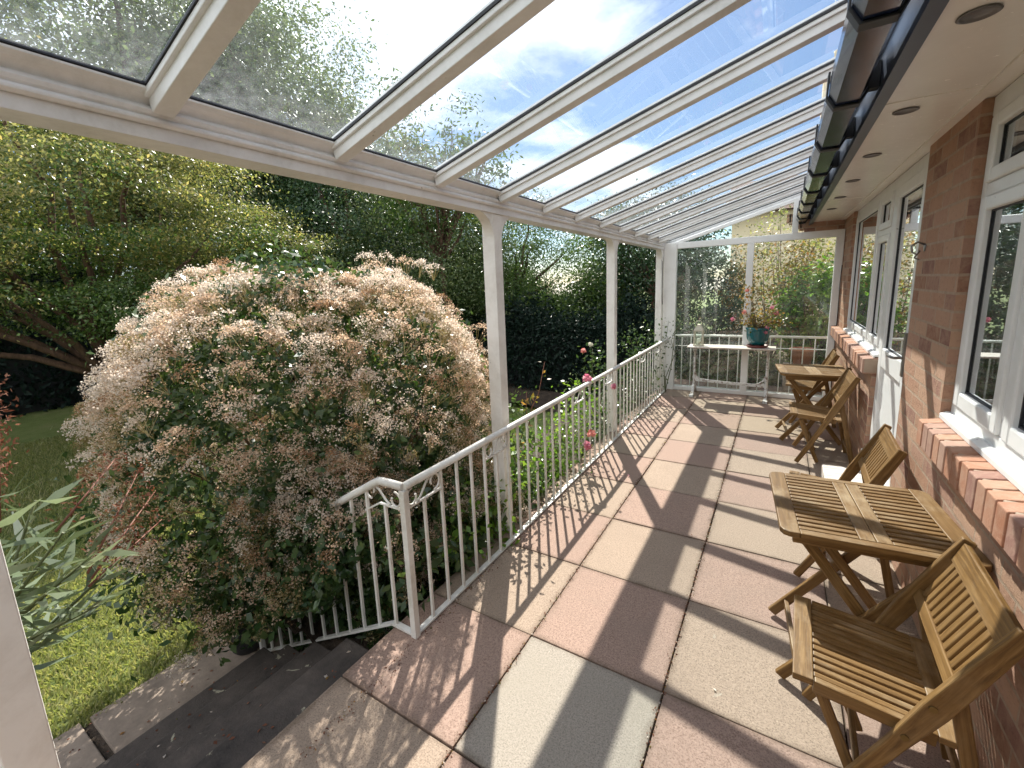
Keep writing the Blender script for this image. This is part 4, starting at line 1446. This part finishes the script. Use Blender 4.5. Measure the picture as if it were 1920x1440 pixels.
keep_ = (CU[:, 0] < -0.52) & front_ok(CU - np.array([0, 0, 0.06]))
CU, UU = CU[keep_], UU[keep_]
Q = []
MI = []
ST = []
for i in range(len(CU)):
    ax = unit(UU[i] * 0.55 + np.array([0, 0, 0.75]) + g6.normal(size=3) * 0.22)
    R_ = g6.uniform(0.06, 0.125)
    n = int(g6.uniform(75, 120) * (R_ / 0.07) ** 1.6)
    a_ = unit(np.cross(ax, [0.3, 0.2, 0.9]))
    b_ = np.cross(ax, a_)
    th = g6.random(n) * 6.283
    rr = np.sqrt(g6.random(n)) * R_
    # florets gathered in sub-umbels
    k = 9
    st_ = g6.random(k) * 6.283
    sr = np.sqrt(g6.random(k)) * R_ * 0.78
    sub = g6.integers(0, k, n)
    px_ = np.cos(st_[sub]) * sr[sub] + g6.normal(size=n) * R_ * 0.15
    py_ = np.sin(st_[sub]) * sr[sub] + g6.normal(size=n) * R_ * 0.15
    hz = -0.55 * (px_ ** 2 + py_ ** 2) / R_ + g6.normal(size=n) * R_ * 0.10
    P = CU[i] + px_[:, None] * a_ + py_[:, None] * b_ + (hz + R_ * 0.5)[:, None] * ax
    N_ = unit(g6.normal(size=(n, 3)) + ax * 0.6)
    q = leaf_quads(P, N_, 0.0098, 0.9, 0.0)
    Q.append(q)
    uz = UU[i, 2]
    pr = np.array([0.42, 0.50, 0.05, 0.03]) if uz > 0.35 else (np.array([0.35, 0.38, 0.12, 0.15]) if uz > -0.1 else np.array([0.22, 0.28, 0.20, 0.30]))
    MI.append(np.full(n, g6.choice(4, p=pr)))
    m_ = 8
    base = CU[i] - ax * R_ * 0.9
    top = CU[i] + (np.cos(st_[:m_]) * sr[:m_])[:, None] * a_ + (np.sin(st_[:m_]) * sr[:m_])[:, None] * b_ + ax * R_ * 0.25
    sd = unit(np.cross(top - base, [0.1, -0.8, 0.5])) * 0.0011
    bb = np.repeat(base[None], m_, 0)
    ST.append(np.stack([bb - sd, bb + sd, top + sd, top - sd], 1))
Q = np.concatenate(Q)
MI = np.concatenate(MI)
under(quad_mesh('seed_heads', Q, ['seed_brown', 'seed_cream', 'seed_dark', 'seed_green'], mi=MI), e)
under(quad_mesh('flower_stalks', np.concatenate(ST), 'seed_green'), e)
mb = MB()
tips = [tuple(p) for p in C1[g6.integers(0, len(C1), 70)] * np.array([1, 1, 1])]
tips = [(BC[0] + (x - BC[0]) * 0.9, BC[1] + (y - BC[1]) * 0.9, BC[2] + (z - BC[2]) * 0.9) for x, y, z in tips]
for k in range(5):
    branches(mb, (-1.85 + 0.12 * k - 0.25, 0.4 + 0.1 * (k % 3), -0.82), tips[k * 14:(k + 1) * 14], 0.02)
under(mb.build('branches', 'stem_brown'), e)

# leafy sprig hanging from the left of the shrub over the lawn is part of its foliage

# ------------------------------------------------------------------ trees
CR = dict()
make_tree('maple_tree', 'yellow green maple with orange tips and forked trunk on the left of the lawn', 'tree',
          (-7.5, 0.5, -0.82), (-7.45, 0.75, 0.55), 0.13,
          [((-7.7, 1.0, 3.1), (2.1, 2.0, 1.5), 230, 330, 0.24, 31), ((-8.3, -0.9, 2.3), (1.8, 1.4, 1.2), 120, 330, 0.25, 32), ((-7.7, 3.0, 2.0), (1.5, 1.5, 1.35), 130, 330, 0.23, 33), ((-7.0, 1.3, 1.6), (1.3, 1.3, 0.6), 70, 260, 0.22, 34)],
          ['leaf_maple', 'leaf_mid'], 0.046, 0.5, limbs=22, trunks=1, flatc=0.30, bump=0.3, mi=lambda V: (rng.random(len(V)) > 1 / (1 + np.exp(-(V[:, 0, 2] - 2.4 - 0.5 * np.sin(V[:, 0, 1] * 3) - 0.4 * np.sin(V[:, 0, 0] * 4)) * 3.0))).astype(int))  # greener lower leaves; their darker tone also paints in shade under the crown
BT = 'broadleaf trees beyond the lawn'
make_tree('broadleaf_tree', 'tall grey green tree rising at the far left, seen through the canopy glass', 'tree', (-13.0, 3.4, -0.8), (-13.0, 3.4, 3.0), 0.28,
          [((-13.2, 3.0, 7.0), (3.6, 3.6, 3.6), 620, 110, 0.42, 41), ((-13.0, 5.0, 4.6), (3.0, 3.0, 3.0), 350, 90, 0.45, 42)], 'leaf_pale', 0.12, 0.5, group=BT, limbs=20)
make_tree('broadleaf_tree', 'tall pale leafed tree with a sloping crown, behind the maple, seen through the canopy', 'tree', (-12.8, 7.6, -0.8), (-12.8, 7.6, 3.0), 0.26,
          [((-12.8, 7.0, 6.7), (2.9, 2.9, 3.4), 620, 110, 0.4, 43), ((-11.9, 9.0, 4.8), (2.6, 2.4, 2.6), 400, 90, 0.4, 44)], 'leaf_pale', 0.11, 0.5, group=BT, limbs=20)
make_tree('holly_tree', 'dark glossy tree directly behind the domed shrub', 'tree', (-8.6, 6.4, -0.8), (-8.6, 6.4, 1.2), 0.16,
          [((-8.7, 6.4, 2.9), (2.3, 2.0, 2.3), 420, 100, 0.3, 45), ((-8.0, 7.5, 1.4), (1.9, 1.6, 1.9), 240, 80, 0.3, 46)], 'leaf_dark', 0.075, 0.5, limbs=14)
make_tree('laurel_tree', 'mid green glossy tree behind the shrub, left of the first white post', 'tree', (-6.9, 7.0, -0.8), (-6.9, 7.0, 1.0), 0.14,
          [((-6.7, 6.9, 2.6), (2.2, 1.6, 2.0), 560, 110, 0.25, 47), ((-7.9, 5.6, 1.5), (1.5, 1.5, 1.2), 280, 100, 0.23, 48)], 'leaf_pale', 0.058, 0.45, limbs=16)
make_tree('slender_tree', 'slender loose leafed tree whose top shoots rise against the sky above the beam', 'tree', (-5.6, 6.3, -0.8), (-5.5, 6.2, 2.2), 0.08,
          [((-5.55, 6.0, 3.6), (1.0, 0.9, 0.9), 90, 40, 0.2, 49), ((-5.9, 5.6, 4.9), (0.55, 0.5, 1.1), 42, 26, 0.13, 50), ((-5.0, 6.6, 4.75), (0.45, 0.4, 0.9), 34, 24, 0.12, 51), ((-4.6, 6.9, 4.0), (0.7, 0.6, 0.9), 44, 26, 0.15, 52)], 'leaf_mid', 0.10, 0.42, limbs=26)
make_tree('ash_tree', 'leafy dark tree between the first and second white posts', 'tree', (-5.3, 9.0, -0.8), (-5.3, 9.0, 1.2), 0.15,
          [((-5.3, 8.9, 2.55), (1.5, 1.5, 1.55), 340, 100, 0.24, 53), ((-5.9, 7.9, 1.6), (1.3, 1.2, 1.1), 300, 100, 0.26, 54)], 'leaf_mid', 0.062, 0.42, limbs=16)
make_tree('willow_tree', 'pale green bushy tree right of the sky gap, behind the second white post', 'tree', (-2.4, 9.3, -0.8), (-2.4, 9.3, 0.9), 0.13,
          [((-2.5, 9.3, 2.1), (1.15, 1.3, 1.4), 300, 60, 0.24, 55), ((-3.1, 8.8, 0.9), (1.1, 0.9, 0.7), 260, 90, 0.22, 56)], 'leaf_mid', 0.075, 0.42, limbs=14)
make_tree('laurel_tree', 'dark green tree with bare forked stems between the second post and the end post', 'tree', (-1.4, 8.2, -0.8), (-1.35, 8.2, 1.2), 0.07,
          [((-1.35, 8.3, 2.3), (1.15, 1.1, 1.1), 300, 60, 0.22, 57)], 'leaf_dark', 0.075, 0.45, limbs=20, trunks=3)

# tall dark hedge: one clipped mass behind the trees
def hedge(name, label, pts, h, th, n, seed, mat='leaf_hedge', taper=False):
    g = np.random.default_rng(seed)
    pts = [np.array(p, float) for p in pts]
    e_ = empty(name, (float(pts[0][0]), float(pts[0][1]), -0.8))
    tag(e_, label, 'hedge')
    segs = [(a, b_) for a, b_ in zip(pts, pts[1:])]
    Ls = np.array([np.linalg.norm(b_ - a) for a, b_ in segs])
    P = []
    mb = MB()
    for (a, b_), L in zip(segs, Ls):
        m_ = int(n * L / Ls.sum())
        t_ = g.random(m_)[:, None]
        base = a + (b_ - a) * t_
        nrm = np.array([-(b_ - a)[1], (b_ - a)[0]]) / L
        off = (g.random(m_) - 0.5) * th
        tq = t_[:, 0] * L
        top = 0.86 + 0.08 * np.sin(tq * 2.3 + 1) + 0.06 * np.sin(tq * 5.1) + 0.04 * np.sin(tq * 11.7)
        if taper and b_ is pts[-1]:
            top = top * (1 - 0.55 * t_[:, 0] ** 1.5)
        z = -0.8 + g.random(m_) ** 0.8 * h * top * (1 + 0.10 * np.maximum(g.normal(size=m_), 0))
        face_ = g.random(m_) < 0.6
        off = np.where(face_, np.sign(g.random(m_) - 0.5) * (th / 2 + g.normal(size=m_) * 0.05), off)
        P.append(np.stack([base[:, 0] + nrm[0] * off, base[:, 1] + nrm[1] * off, z], 1))
        for q in range(int(L / 0.6) + 1):
            c_ = a + (b_ - a) * q * 0.6 / L
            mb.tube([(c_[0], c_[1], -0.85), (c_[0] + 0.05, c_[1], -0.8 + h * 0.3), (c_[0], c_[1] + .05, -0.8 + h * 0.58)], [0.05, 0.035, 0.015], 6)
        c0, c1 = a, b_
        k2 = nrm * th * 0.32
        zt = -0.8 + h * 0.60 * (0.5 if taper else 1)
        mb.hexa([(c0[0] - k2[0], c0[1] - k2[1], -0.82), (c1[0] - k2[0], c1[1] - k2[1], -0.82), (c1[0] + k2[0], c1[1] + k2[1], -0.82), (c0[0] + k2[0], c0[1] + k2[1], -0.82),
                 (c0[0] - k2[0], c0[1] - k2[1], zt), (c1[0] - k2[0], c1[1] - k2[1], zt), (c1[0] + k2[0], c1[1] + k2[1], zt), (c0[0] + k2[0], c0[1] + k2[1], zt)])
    P = np.concatenate(P)
    V = leaf_quads(P, unit(g.normal(size=P.shape) + np.array([0.1, -0.6, 0.2])), 0.17 if h > 4.8 else 0.09, 0.45, 0.2)
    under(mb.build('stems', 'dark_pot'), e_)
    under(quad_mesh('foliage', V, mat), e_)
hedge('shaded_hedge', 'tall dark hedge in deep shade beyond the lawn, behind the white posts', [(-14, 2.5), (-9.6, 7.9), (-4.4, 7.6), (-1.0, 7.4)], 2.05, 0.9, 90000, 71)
hedge('boundary_hedge', 'tall unseen hedge added behind the viewer to show in the end screen reflections', [(-14.2, -9), (-6, -9.5), (2.0, -9.0)], 5.0, 1.2, 30000, 74)  # added out of view, only to be mirrored in the end screen panes
hedge('boundary_hedge', 'high dark boundary hedge closing the left side of the garden', [(-15.5, -9), (-14.2, -2), (-14.2, 2.6)], 5.5, 1.2, 50000, 72)
hedge('background_hedge', 'high dark hedge at the very back, rising above the trees', [(-15, 4), (-9.6, 11.5), (-5.6, 12.6)], 4.6, 1.4, 80000, 73, 'leaf_dark', True)

# ------------------------------------------------------------------ planting along the railing
RB = 'rose bushes along the outside of the railing'
def rose(name, base, tips, nleaf, lsize, label, mat='leaf_mid', flowers=(), spread=0.10, group=RB, cat='rose bush', stem='stem_green', asp=0.6):
    e_ = empty(name, base)
    tag(e_, label, cat, group)
    mb = MB()
    P = []
    b = np.array(base)
    for tp in tips:
        tp = np.array(tp, float)
        pts = []
        for k in range(6):
            f = k / 5
            p = b + (tp - b) * f
            p[2] = b[2] + (tp[2] - b[2]) * f ** 0.8
            p = p + rng.normal(size=3) * 0.03 * (0 < k < 5)
            pts.append(p)
        mb.tube([tuple(p) for p in pts], [0.007, 0.006, 0.005, 0.0045, 0.003, 0.002], 6)
        m_ = nleaf
        f = rng.random(m_) ** 0.7
        i0 = np.minimum((f * 5).astype(int), 4)
        fr = (f * 5 - i0)[:, None]
        A = np.array(pts)
        P.append(A[i0] * (1 - fr) + A[i0 + 1] * fr + rng.normal(size=(m_, 3)) * spread)
    P = np.concatenate(P)
    V = leaf_quads(P, unit(rng.normal(size=P.shape) * 0.7 + np.array([0, 0, 0.7])), lsize, asp, 0.25)
    under(mb.build('stems', stem), e_)
    under(quad_mesh('foliage', V, mat), e_)
    for i, (fp, fr_, fm) in enumerate(flowers):
        v = flower_cluster(fp, fr_, 46, fr_ * 1.1, 900 + i)
        under(quad_mesh('flower', v, fm), e_)
    return e_
rose('rose_bush', (-0.85, 1.75, -0.4), [(-0.72, 1.35, 0.55), (-0.62, 1.7, 0.45), (-0.60, 2.05, 0.74), (-0.58, 2.3, 0.6), (-0.75, 2.6, 0.62), (-0.7, 2.0, 0.35), (-0.66, 1.5, 0.2), (-0.70, 2.4, 0.3), (-0.68, 1.2, 0.0), (-0.64, 1.8, 0.05), (-0.66, 2.2, -0.05), (-0.62, 1.55, 0.4), (-0.62, 2.5, 0.45)], 150, 0.042,
     'light green rose bush with pink blooms pushing through the railing between the first two posts', 'leaf_fresh',
     [((-0.50, 2.02, 0.80), 0.030, 'petal_pink'), ((-0.455, 2.62, 0.60), 0.024, 'petal_pink'), ((-0.43, 1.93, 0.33), 0.028, 'petal_salmon'), ((-0.44, 1.86, 0.24), 0.032, 'petal_pink')])
rose('rose_bush', (-0.95, 3.5, -0.4), [(-0.95, 3.3, 0.85), (-0.8, 3.5, 0.75), (-1.1, 3.75, 0.80), (-0.65, 3.9, 0.6), (-0.75, 3.1, 0.5), (-0.62, 3.5, 0.4), (-0.66, 3.3, 0.1), (-0.66, 3.8, 0.1)], 150, 0.045,
     'rose bush with a pale bud and shiny leaves left of the second post', 'leaf_bush', [((-1.0, 3.42, 0.90), 0.022, 'petal_white'), ((-1.05, 3.3, 0.84), 0.025, 'petal_salmon')])
rose('rose_bush', (-0.75, 4.5, -0.4), [(-0.72, 4.3, 0.95), (-0.6, 4.7, 1.02), (-0.85, 4.5, 0.9), (-0.62, 4.4, 0.7), (-0.55, 4.9, 0.8), (-0.60, 4.2, 0.45), (-0.58, 4.6, 0.4), (-0.66, 4.4, 0.1), (-0.9, 4.7, 0.6)], 160, 0.045,
     'rose bush with shiny dark leaves right of the second post', 'leaf_bush', [])
rose('climbing_rose', (-0.46, 5.02, 0.0), [(-0.44, 5.05, 1.05), (-0.36, 5.10, 0.9), (-0.20, 5.12, 1.28)], 34, 0.04,
     'thin climbing rose stems with sparse leaves against the end post', 'leaf_bush', [], 0.05, group=None, cat='climbing rose')
rose('rose_shoot', (-0.95, 1.45, -0.35), [(-0.78, 1.75, 0.98), (-0.80, 1.45, 0.78)], 26, 0.045,
     'single arching rose shoot with yellowing leaves against the dark hedge', 'leaf_autumn', [], 0.035, group=None, cat='rose shoot', stem='stem_red')
rose('ivy_plant', (-0.72, 0.62, -0.4), [(-0.62, 0.35, 0.35), (-0.55, 0.62, 0.35), (-0.55, 0.85, 0.62), (-0.60, 0.15, 0.2), (-0.58, 0.55, 0.1), (-0.62, 0.95, 0.5)], 120, 0.05,
     'dark ivy like climber round the foot of the first white post', 'leaf_fresh', [], 0.075, group=None, cat='climber')
rose('green_shrub', (-0.95, 1.3, -0.4), [(-0.85, 1.0, 0.75), (-0.8, 1.2, 0.72), (-0.95, 1.4, 0.7), (-0.75, 1.1, 0.4), (-0.65, 1.35, 0.3), (-0.7, 1.2, 0.1), (-0.7, 0.95, 0.3)], 210, 0.042,
     'small leafed green shrub just right of the first white post', 'leaf_mid', [], 0.10, group=None, cat='shrub')
rose('flowering_herb', (-0.95, 2.9, -0.4), [(-0.8, 2.5, 0.35), (-0.65, 2.8, 0.4), (-0.75, 3.1, 0.35), (-0.62, 3.3, 0.3), (-0.7, 2.6, 0.1), (-0.65, 3.0, 0.0), (-1.0, 2.9, 0.5), (-0.62, 3.8, 0.25), (-0.62, 4.2, 0.2)], 150, 0.034,
     'low grey green plants with tiny white flowers between the rose bushes', 'leaf_silver', [], 0.10, group=None, cat='plant')

# oleander like plant beside the near post
e = empty('oleander_shrub', (-0.98, -1.60, -0.8))
tag(e, 'long leafed silvery shrub with reddish seed sprays at the left edge', 'shrub')
mb = MB()
Pn, Dn = [], []
tipsO = [(-0.72, -1.30, 1.02), (-0.78, -1.24, 0.90), (-0.70, -1.36, 0.88), (-0.82, -1.32, 1.10), (-0.68, -1.42, 1.18), (-0.80, -1.18, 0.84), (-0.74, -1.26, 0.76), (-0.85, -1.3, 0.70), (-0.72, -1.44, 0.98)]
for tp in tipsO:
    b0 = Vector((-0.98, -1.60, -0.8))
    tpv = Vector(tp)
    mid = Vector((-0.92, -1.56, 0.55)) + Vector((random.uniform(-.05, .05), random.uniform(-.03, .03), random.uniform(-.1, .1)))
    mb.tube([b0, b0.lerp(mid, 0.5) + Vector((-.03, -.02, 0)), mid, mid.lerp(tpv, 0.5) + Vector((0, 0, 0.03)), tpv], [0.013, 0.011, 0.008, 0.006, 0.003], 7)
    for k in range(22):
        f = 0.35 + 0.65 * k / 21
        p = np.array((mid.lerp(tpv, 0.5) + Vector((0, 0, 0.03))).lerp(tpv, (f - .5) * 2) if f > 0.5 else mid.lerp(mid.lerp(tpv, 0.5) + Vector((0, 0, 0.03)), f * 2))
        a = k * 2.4 + random.random()
        d = np.array([math.cos(a), math.sin(a), random.uniform(0.1, 0.8) * (1 if k > 8 else 0.2)])
        Pn.append(p)
        Dn.append(d)
V = leaf_quads(np.array(Pn), None, 0.13, 0.15, 0.10, 0.3, D=np.array(Dn))
under(quad_mesh('foliage', V, 'leaf_silver'), e)
under(mb.build('stems', 'stem_green'), e)
mb = MB()
SP_ = []
for (a, b_) in (((-0.78, -1.26, 0.85), (-1.00, -1.02, 1.06)), ((-0.80, -1.25, 0.82), (-1.05, -0.98, 0.93)), ((-0.80, -1.3, 1.0), (-0.95, -1.10, 1.12)), ((-0.85, -1.40, 1.05), (-0.92, -1.32, 1.42)), ((-0.80, -1.40, 1.05), (-0.86, -1.34, 1.36)), ((-0.80, -1.26, 0.8), (-0.98, -1.0, 0.84))):
    a, b_ = Vector(a), Vector(b_)
    mb.tube([a, b_], [0.004, 0.0015], 5)
    for k in range(150):
        f = random.random() ** 0.6
        p = a.lerp(b_, f)
        SP_.append((p.x + random.gauss(0, .018), p.y + random.gauss(0, .018), p.z + random.gauss(0, .018) + 0.012))
under(mb.build('seed_stalks', 'stem_red'), e)
SP_ = np.array(SP_)
under(quad_mesh('seed_sprays', leaf_quads(SP_, unit(rng.normal(size=SP_.shape)), 0.016, 0.35, 0.0), 'seed_red'), e)

# ------------------------------------------------------------------ beyond the end screen
e = empty('neighbour_house', (4.2, 13.5, -0.8))
tag(e, 'cream rendered neighbouring house with a pale sloping roof, behind the end screen', 'house')
mb = MB()
mb.box(-0.35, 9.0, 12.6, 18.0, -0.8, 3.3)
under(mb.build('wall', 'cream_wall'), e)
mb = MB()
mb.hexa([(-0.6, 12.3, 3.31), (9.3, 12.3, 3.31), (9.3, 18.3, 3.31), (-0.6, 18.3, 3.31), (-0.6, 15.2, 4.6), (9.3, 15.2, 4.6), (9.3, 15.4, 4.6), (-0.6, 15.4, 4.6)])
under(mb.build('roof', 'roof_tile'), e)
mb = MB()
mb.box(1.55, 2.15, 13.6, 14.2, 3.5, 6.7)
mb.box(1.50, 2.20, 13.55, 14.25, 6.7, 6.85)
mb.lathe([(0.12, 0), (0.11, 0.4), (0.13, 0.45)], 1.85, 13.9, 6.85, 12)
under(mb.build('chimney', 'cream_wall'), e)
mb = MB()
mb.tube([(1.95, 13.5, 5.5), (1.95, 13.5, 8.3)], 0.02, 6)
mb.tube([(1.6, 13.5, 8.1), (2.3, 13.5, 8.25)], 0.012, 5)
for k in range(7):
    mb.tube([(1.65 + k * 0.1, 13.5 , 7.85 + k * 0.02), (1.65 + k * 0.1, 13.5, 8.4 + k * 0.02)], 0.006, 4)
under(mb.build('aerial', 'handle_grey'), e)
mb = MB()
mb.box(3.2, 4.6, 12.56, 12.59, 0.8, 2.2)
under(mb.build('window', 'upvc'), e)
# rockery bank
mb = MB()
gR = random.Random(8)
for k in range(60):
    cx_ = gR.uniform(-1.5, 3.6)
    lvl = gR.random()
    cy_ = 6.5 + lvl * 2.2
    cz_ = -0.55 + lvl * 1.0
    s_ = gR.uniform(0.16, 0.38)
    b = len(mb.v)
    n1_, n2_ = 7, 5
    for i in range(n2_ + 1):
        for q in range(n1_):
            a = 6.283 * q / n1_
            f = math.pi * i / n2_
            rr = s_ * (1 + gR.uniform(-0.18, 0.18))
            mb.v.append((cx_ + rr * 1.3 * math.sin(f) * math.cos(a), cy_ + rr * math.sin(f) * math.sin(a), cz_ + rr * 0.7 * math.cos(f)))
    for i in range(n2_):
        for q in range(n1_):
            mb.face([b + i * n1_ + q, b + i * n1_ + (q + 1) % n1_, b + (i + 1) * n1_ + (q + 1) % n1_, b + (i + 1) * n1_ + q])
tag(mb.build('rockery', 'rock'), 'bank of pale weathered stones behind the end screen', 'rockery')
mb = MB()
mb.hexa([(-1.8, 6.3, -0.8), (4.0, 6.3, -0.8), (4.0, 11.0, -0.8), (-1.8, 11.0, -0.8), (-1.8, 6.5, -0.7), (4.0, 6.5, -0.7), (4.0, 9.0, 0.5), (-1.8, 9.0, 0.5)])
struct(mb.build('bank', 'soil'))
SG = 'shrubs on the bank behind the end screen'
def shrub(name, label, base, blobs, mat, size, asp=0.5, **kw):
    return make_tree(name, label, 'shrub', base, (base[0], base[1], base[2] + 0.4), 0.03, blobs, mat, size, asp, group=SG, limbs=16, **kw)
shrub('leafy_shrub', 'dark leafy shrub behind the left pane of the end screen', (-0.25, 7.2, -0.6), [((-0.25, 7.3, 0.9), (0.75, 0.7, 1.2), 220, 50, 0.15, 81)], 'leaf_dark', 0.065)
shrub('leafy_shrub', 'autumn tinted loose shrub behind the middle of the end screen', (0.75, 7.0, -0.5), [((0.75, 7.2, 1.35), (0.75, 0.6, 1.0), 120, 40, 0.14, 82)], 'leaf_autumn', 0.055)
shrub('leafy_shrub', 'bright green large leafed shrub behind the right pane of the end screen', (1.45, 6.6, -0.5), [((1.4, 6.7, 1.0), (0.55, 0.5, 0.7), 120, 42, 0.13, 83)], 'leaf_fresh', 0.085)
shrub('leafy_shrub', 'tall yellow green shrub rising right of the middle mullion', (1.1, 7.8, -0.3), [((1.1, 7.9, 2.0), (0.75, 0.6, 0.85), 70, 34, 0.15, 84)], 'leaf_maple', 0.055)
shrub('leafy_shrub', 'low grey green shrub at the foot of the bank', (0.2, 6.2, -0.7), [((0.3, 6.3, 0.0), (0.8, 0.4, 0.5), 150, 42, 0.12, 85)], 'leaf_pale', 0.05)
shrub('leafy_shrub', 'low mixed shrub on the bank by the terracotta pot', (1.35, 6.4, -0.6), [((1.4, 6.4, 0.05), (0.5, 0.35, 0.4), 110, 42, 0.11, 86)], 'leaf_mid', 0.05)
e = empty('terracotta_pot', (1.22, 5.85, 0.0))
tag(e, 'terracotta pot with a pale rim standing outside the end screen', 'plant pot')
mb = MB()
mb.lathe([(0, 0.36), (0.10, 0.36), (0.14, 0.56), (0.16, 0.565), (0.16, 0.60), (0.14, 0.60), (0.135, 0.57), (0, 0.56)], 0, 0, 0, 24)
mb.build('pot', 'terracotta', e)
mb = MB()
mb.box(-0.22, 0.22, -0.2, 0.2, -0.02, 0.36)
mb.build('plinth', 'path_stone', e, bevel=0.01)
mb = MB()
mb.box(0.9, 1.75, 5.63, 6.2, -0.8, -0.015)
struct(mb.build('paving', 'path_stone'))

# ------------------------------------------------------------------ fallen leaves on the paving
LF = 'fallen leaves on the paving'
for i, (x, y, s_, mt, lb) in enumerate([(1.045, -0.185, 0.035, 'leaf_autumn', 'curled red brown leaf beside the near chair'), (0.02, -0.70, 0.030, 'leaf_fresh', 'small bright green leaf on the pink slab'),
                                        (0.99, -0.35, 0.018, 'seed_red', 'tiny dark dead leaf below the near chair seat'), (1.03, -0.39, 0.018, 'seed_red', 'tiny brown leaf right of the other tiny leaf'),
                                        (0.52, 1.22, 0.022, 'seed_red', 'small dark leaf scrap on the joint in the middle of the terrace'), (0.93, -0.50, 0.02, 'petal_white', 'pale bird dropping like petal near the bottom edge'),
                                        (-0.09, 1.93, 0.022, 'petal_pink', 'fallen pink petal next to the railing shadow'), (0.77, 0.11, 0.014, 'petal_white', 'small white petal on the buff slab left of the table')]):
    P = np.array([[x, y, 0.006]])
    N_ = unit(np.array([[0.25, 0.1, 1.0]]))
    V = leaf_quads(P, N_, s_, 0.6, -0.2)
    tag(quad_mesh('fallen_leaf', V, mt, loc=(x, y, 0.006)), lb, 'leaf', LF)
# debris caught in the joints and along the edge
gD = np.random.default_rng(77)
n = 3200
yy = gD.uniform(-1.6, 4.5, n)
xx = np.where(gD.random(n) < 0.6, gD.choice([0.0, 0.6], n) + gD.normal(size=n) * 0.006, -0.47 + np.abs(gD.normal(size=n)) * 0.03)
P = np.stack([xx, yy, np.full(n, 0.004)], 1)
V = leaf_quads(P, unit(gD.normal(size=P.shape) + np.array([0, 0, 1.5])), 0.009, 0.6, -0.1)
gS = np.random.default_rng(78)
xs_, ys_ = gS.uniform(-2.4, -0.62, 420), gS.uniform(-3.0, -0.36, 420)
lv = np.where(xs_ < -1.80, -0.772, -0.155 * (np.floor((-0.605 - xs_) / 0.30) + 1) + 0.003)
P2 = np.stack([xs_, ys_, lv], 1)
V = np.concatenate([V, leaf_quads(P2, unit(gS.normal(size=P2.shape) * 0.3 + np.array([0, 0, 1.5])), 0.020, 0.6, -0.1)])
tag(quad_mesh('plant_debris', V, ['seed_red', 'seed_cream', 'leaf_autumn'], mi=np.random.default_rng(5).choice(3, len(V), p=[0.7, 0.15, 0.15])), 'tiny brown plant debris caught in the paving joints', 'debris', kind='stuff')
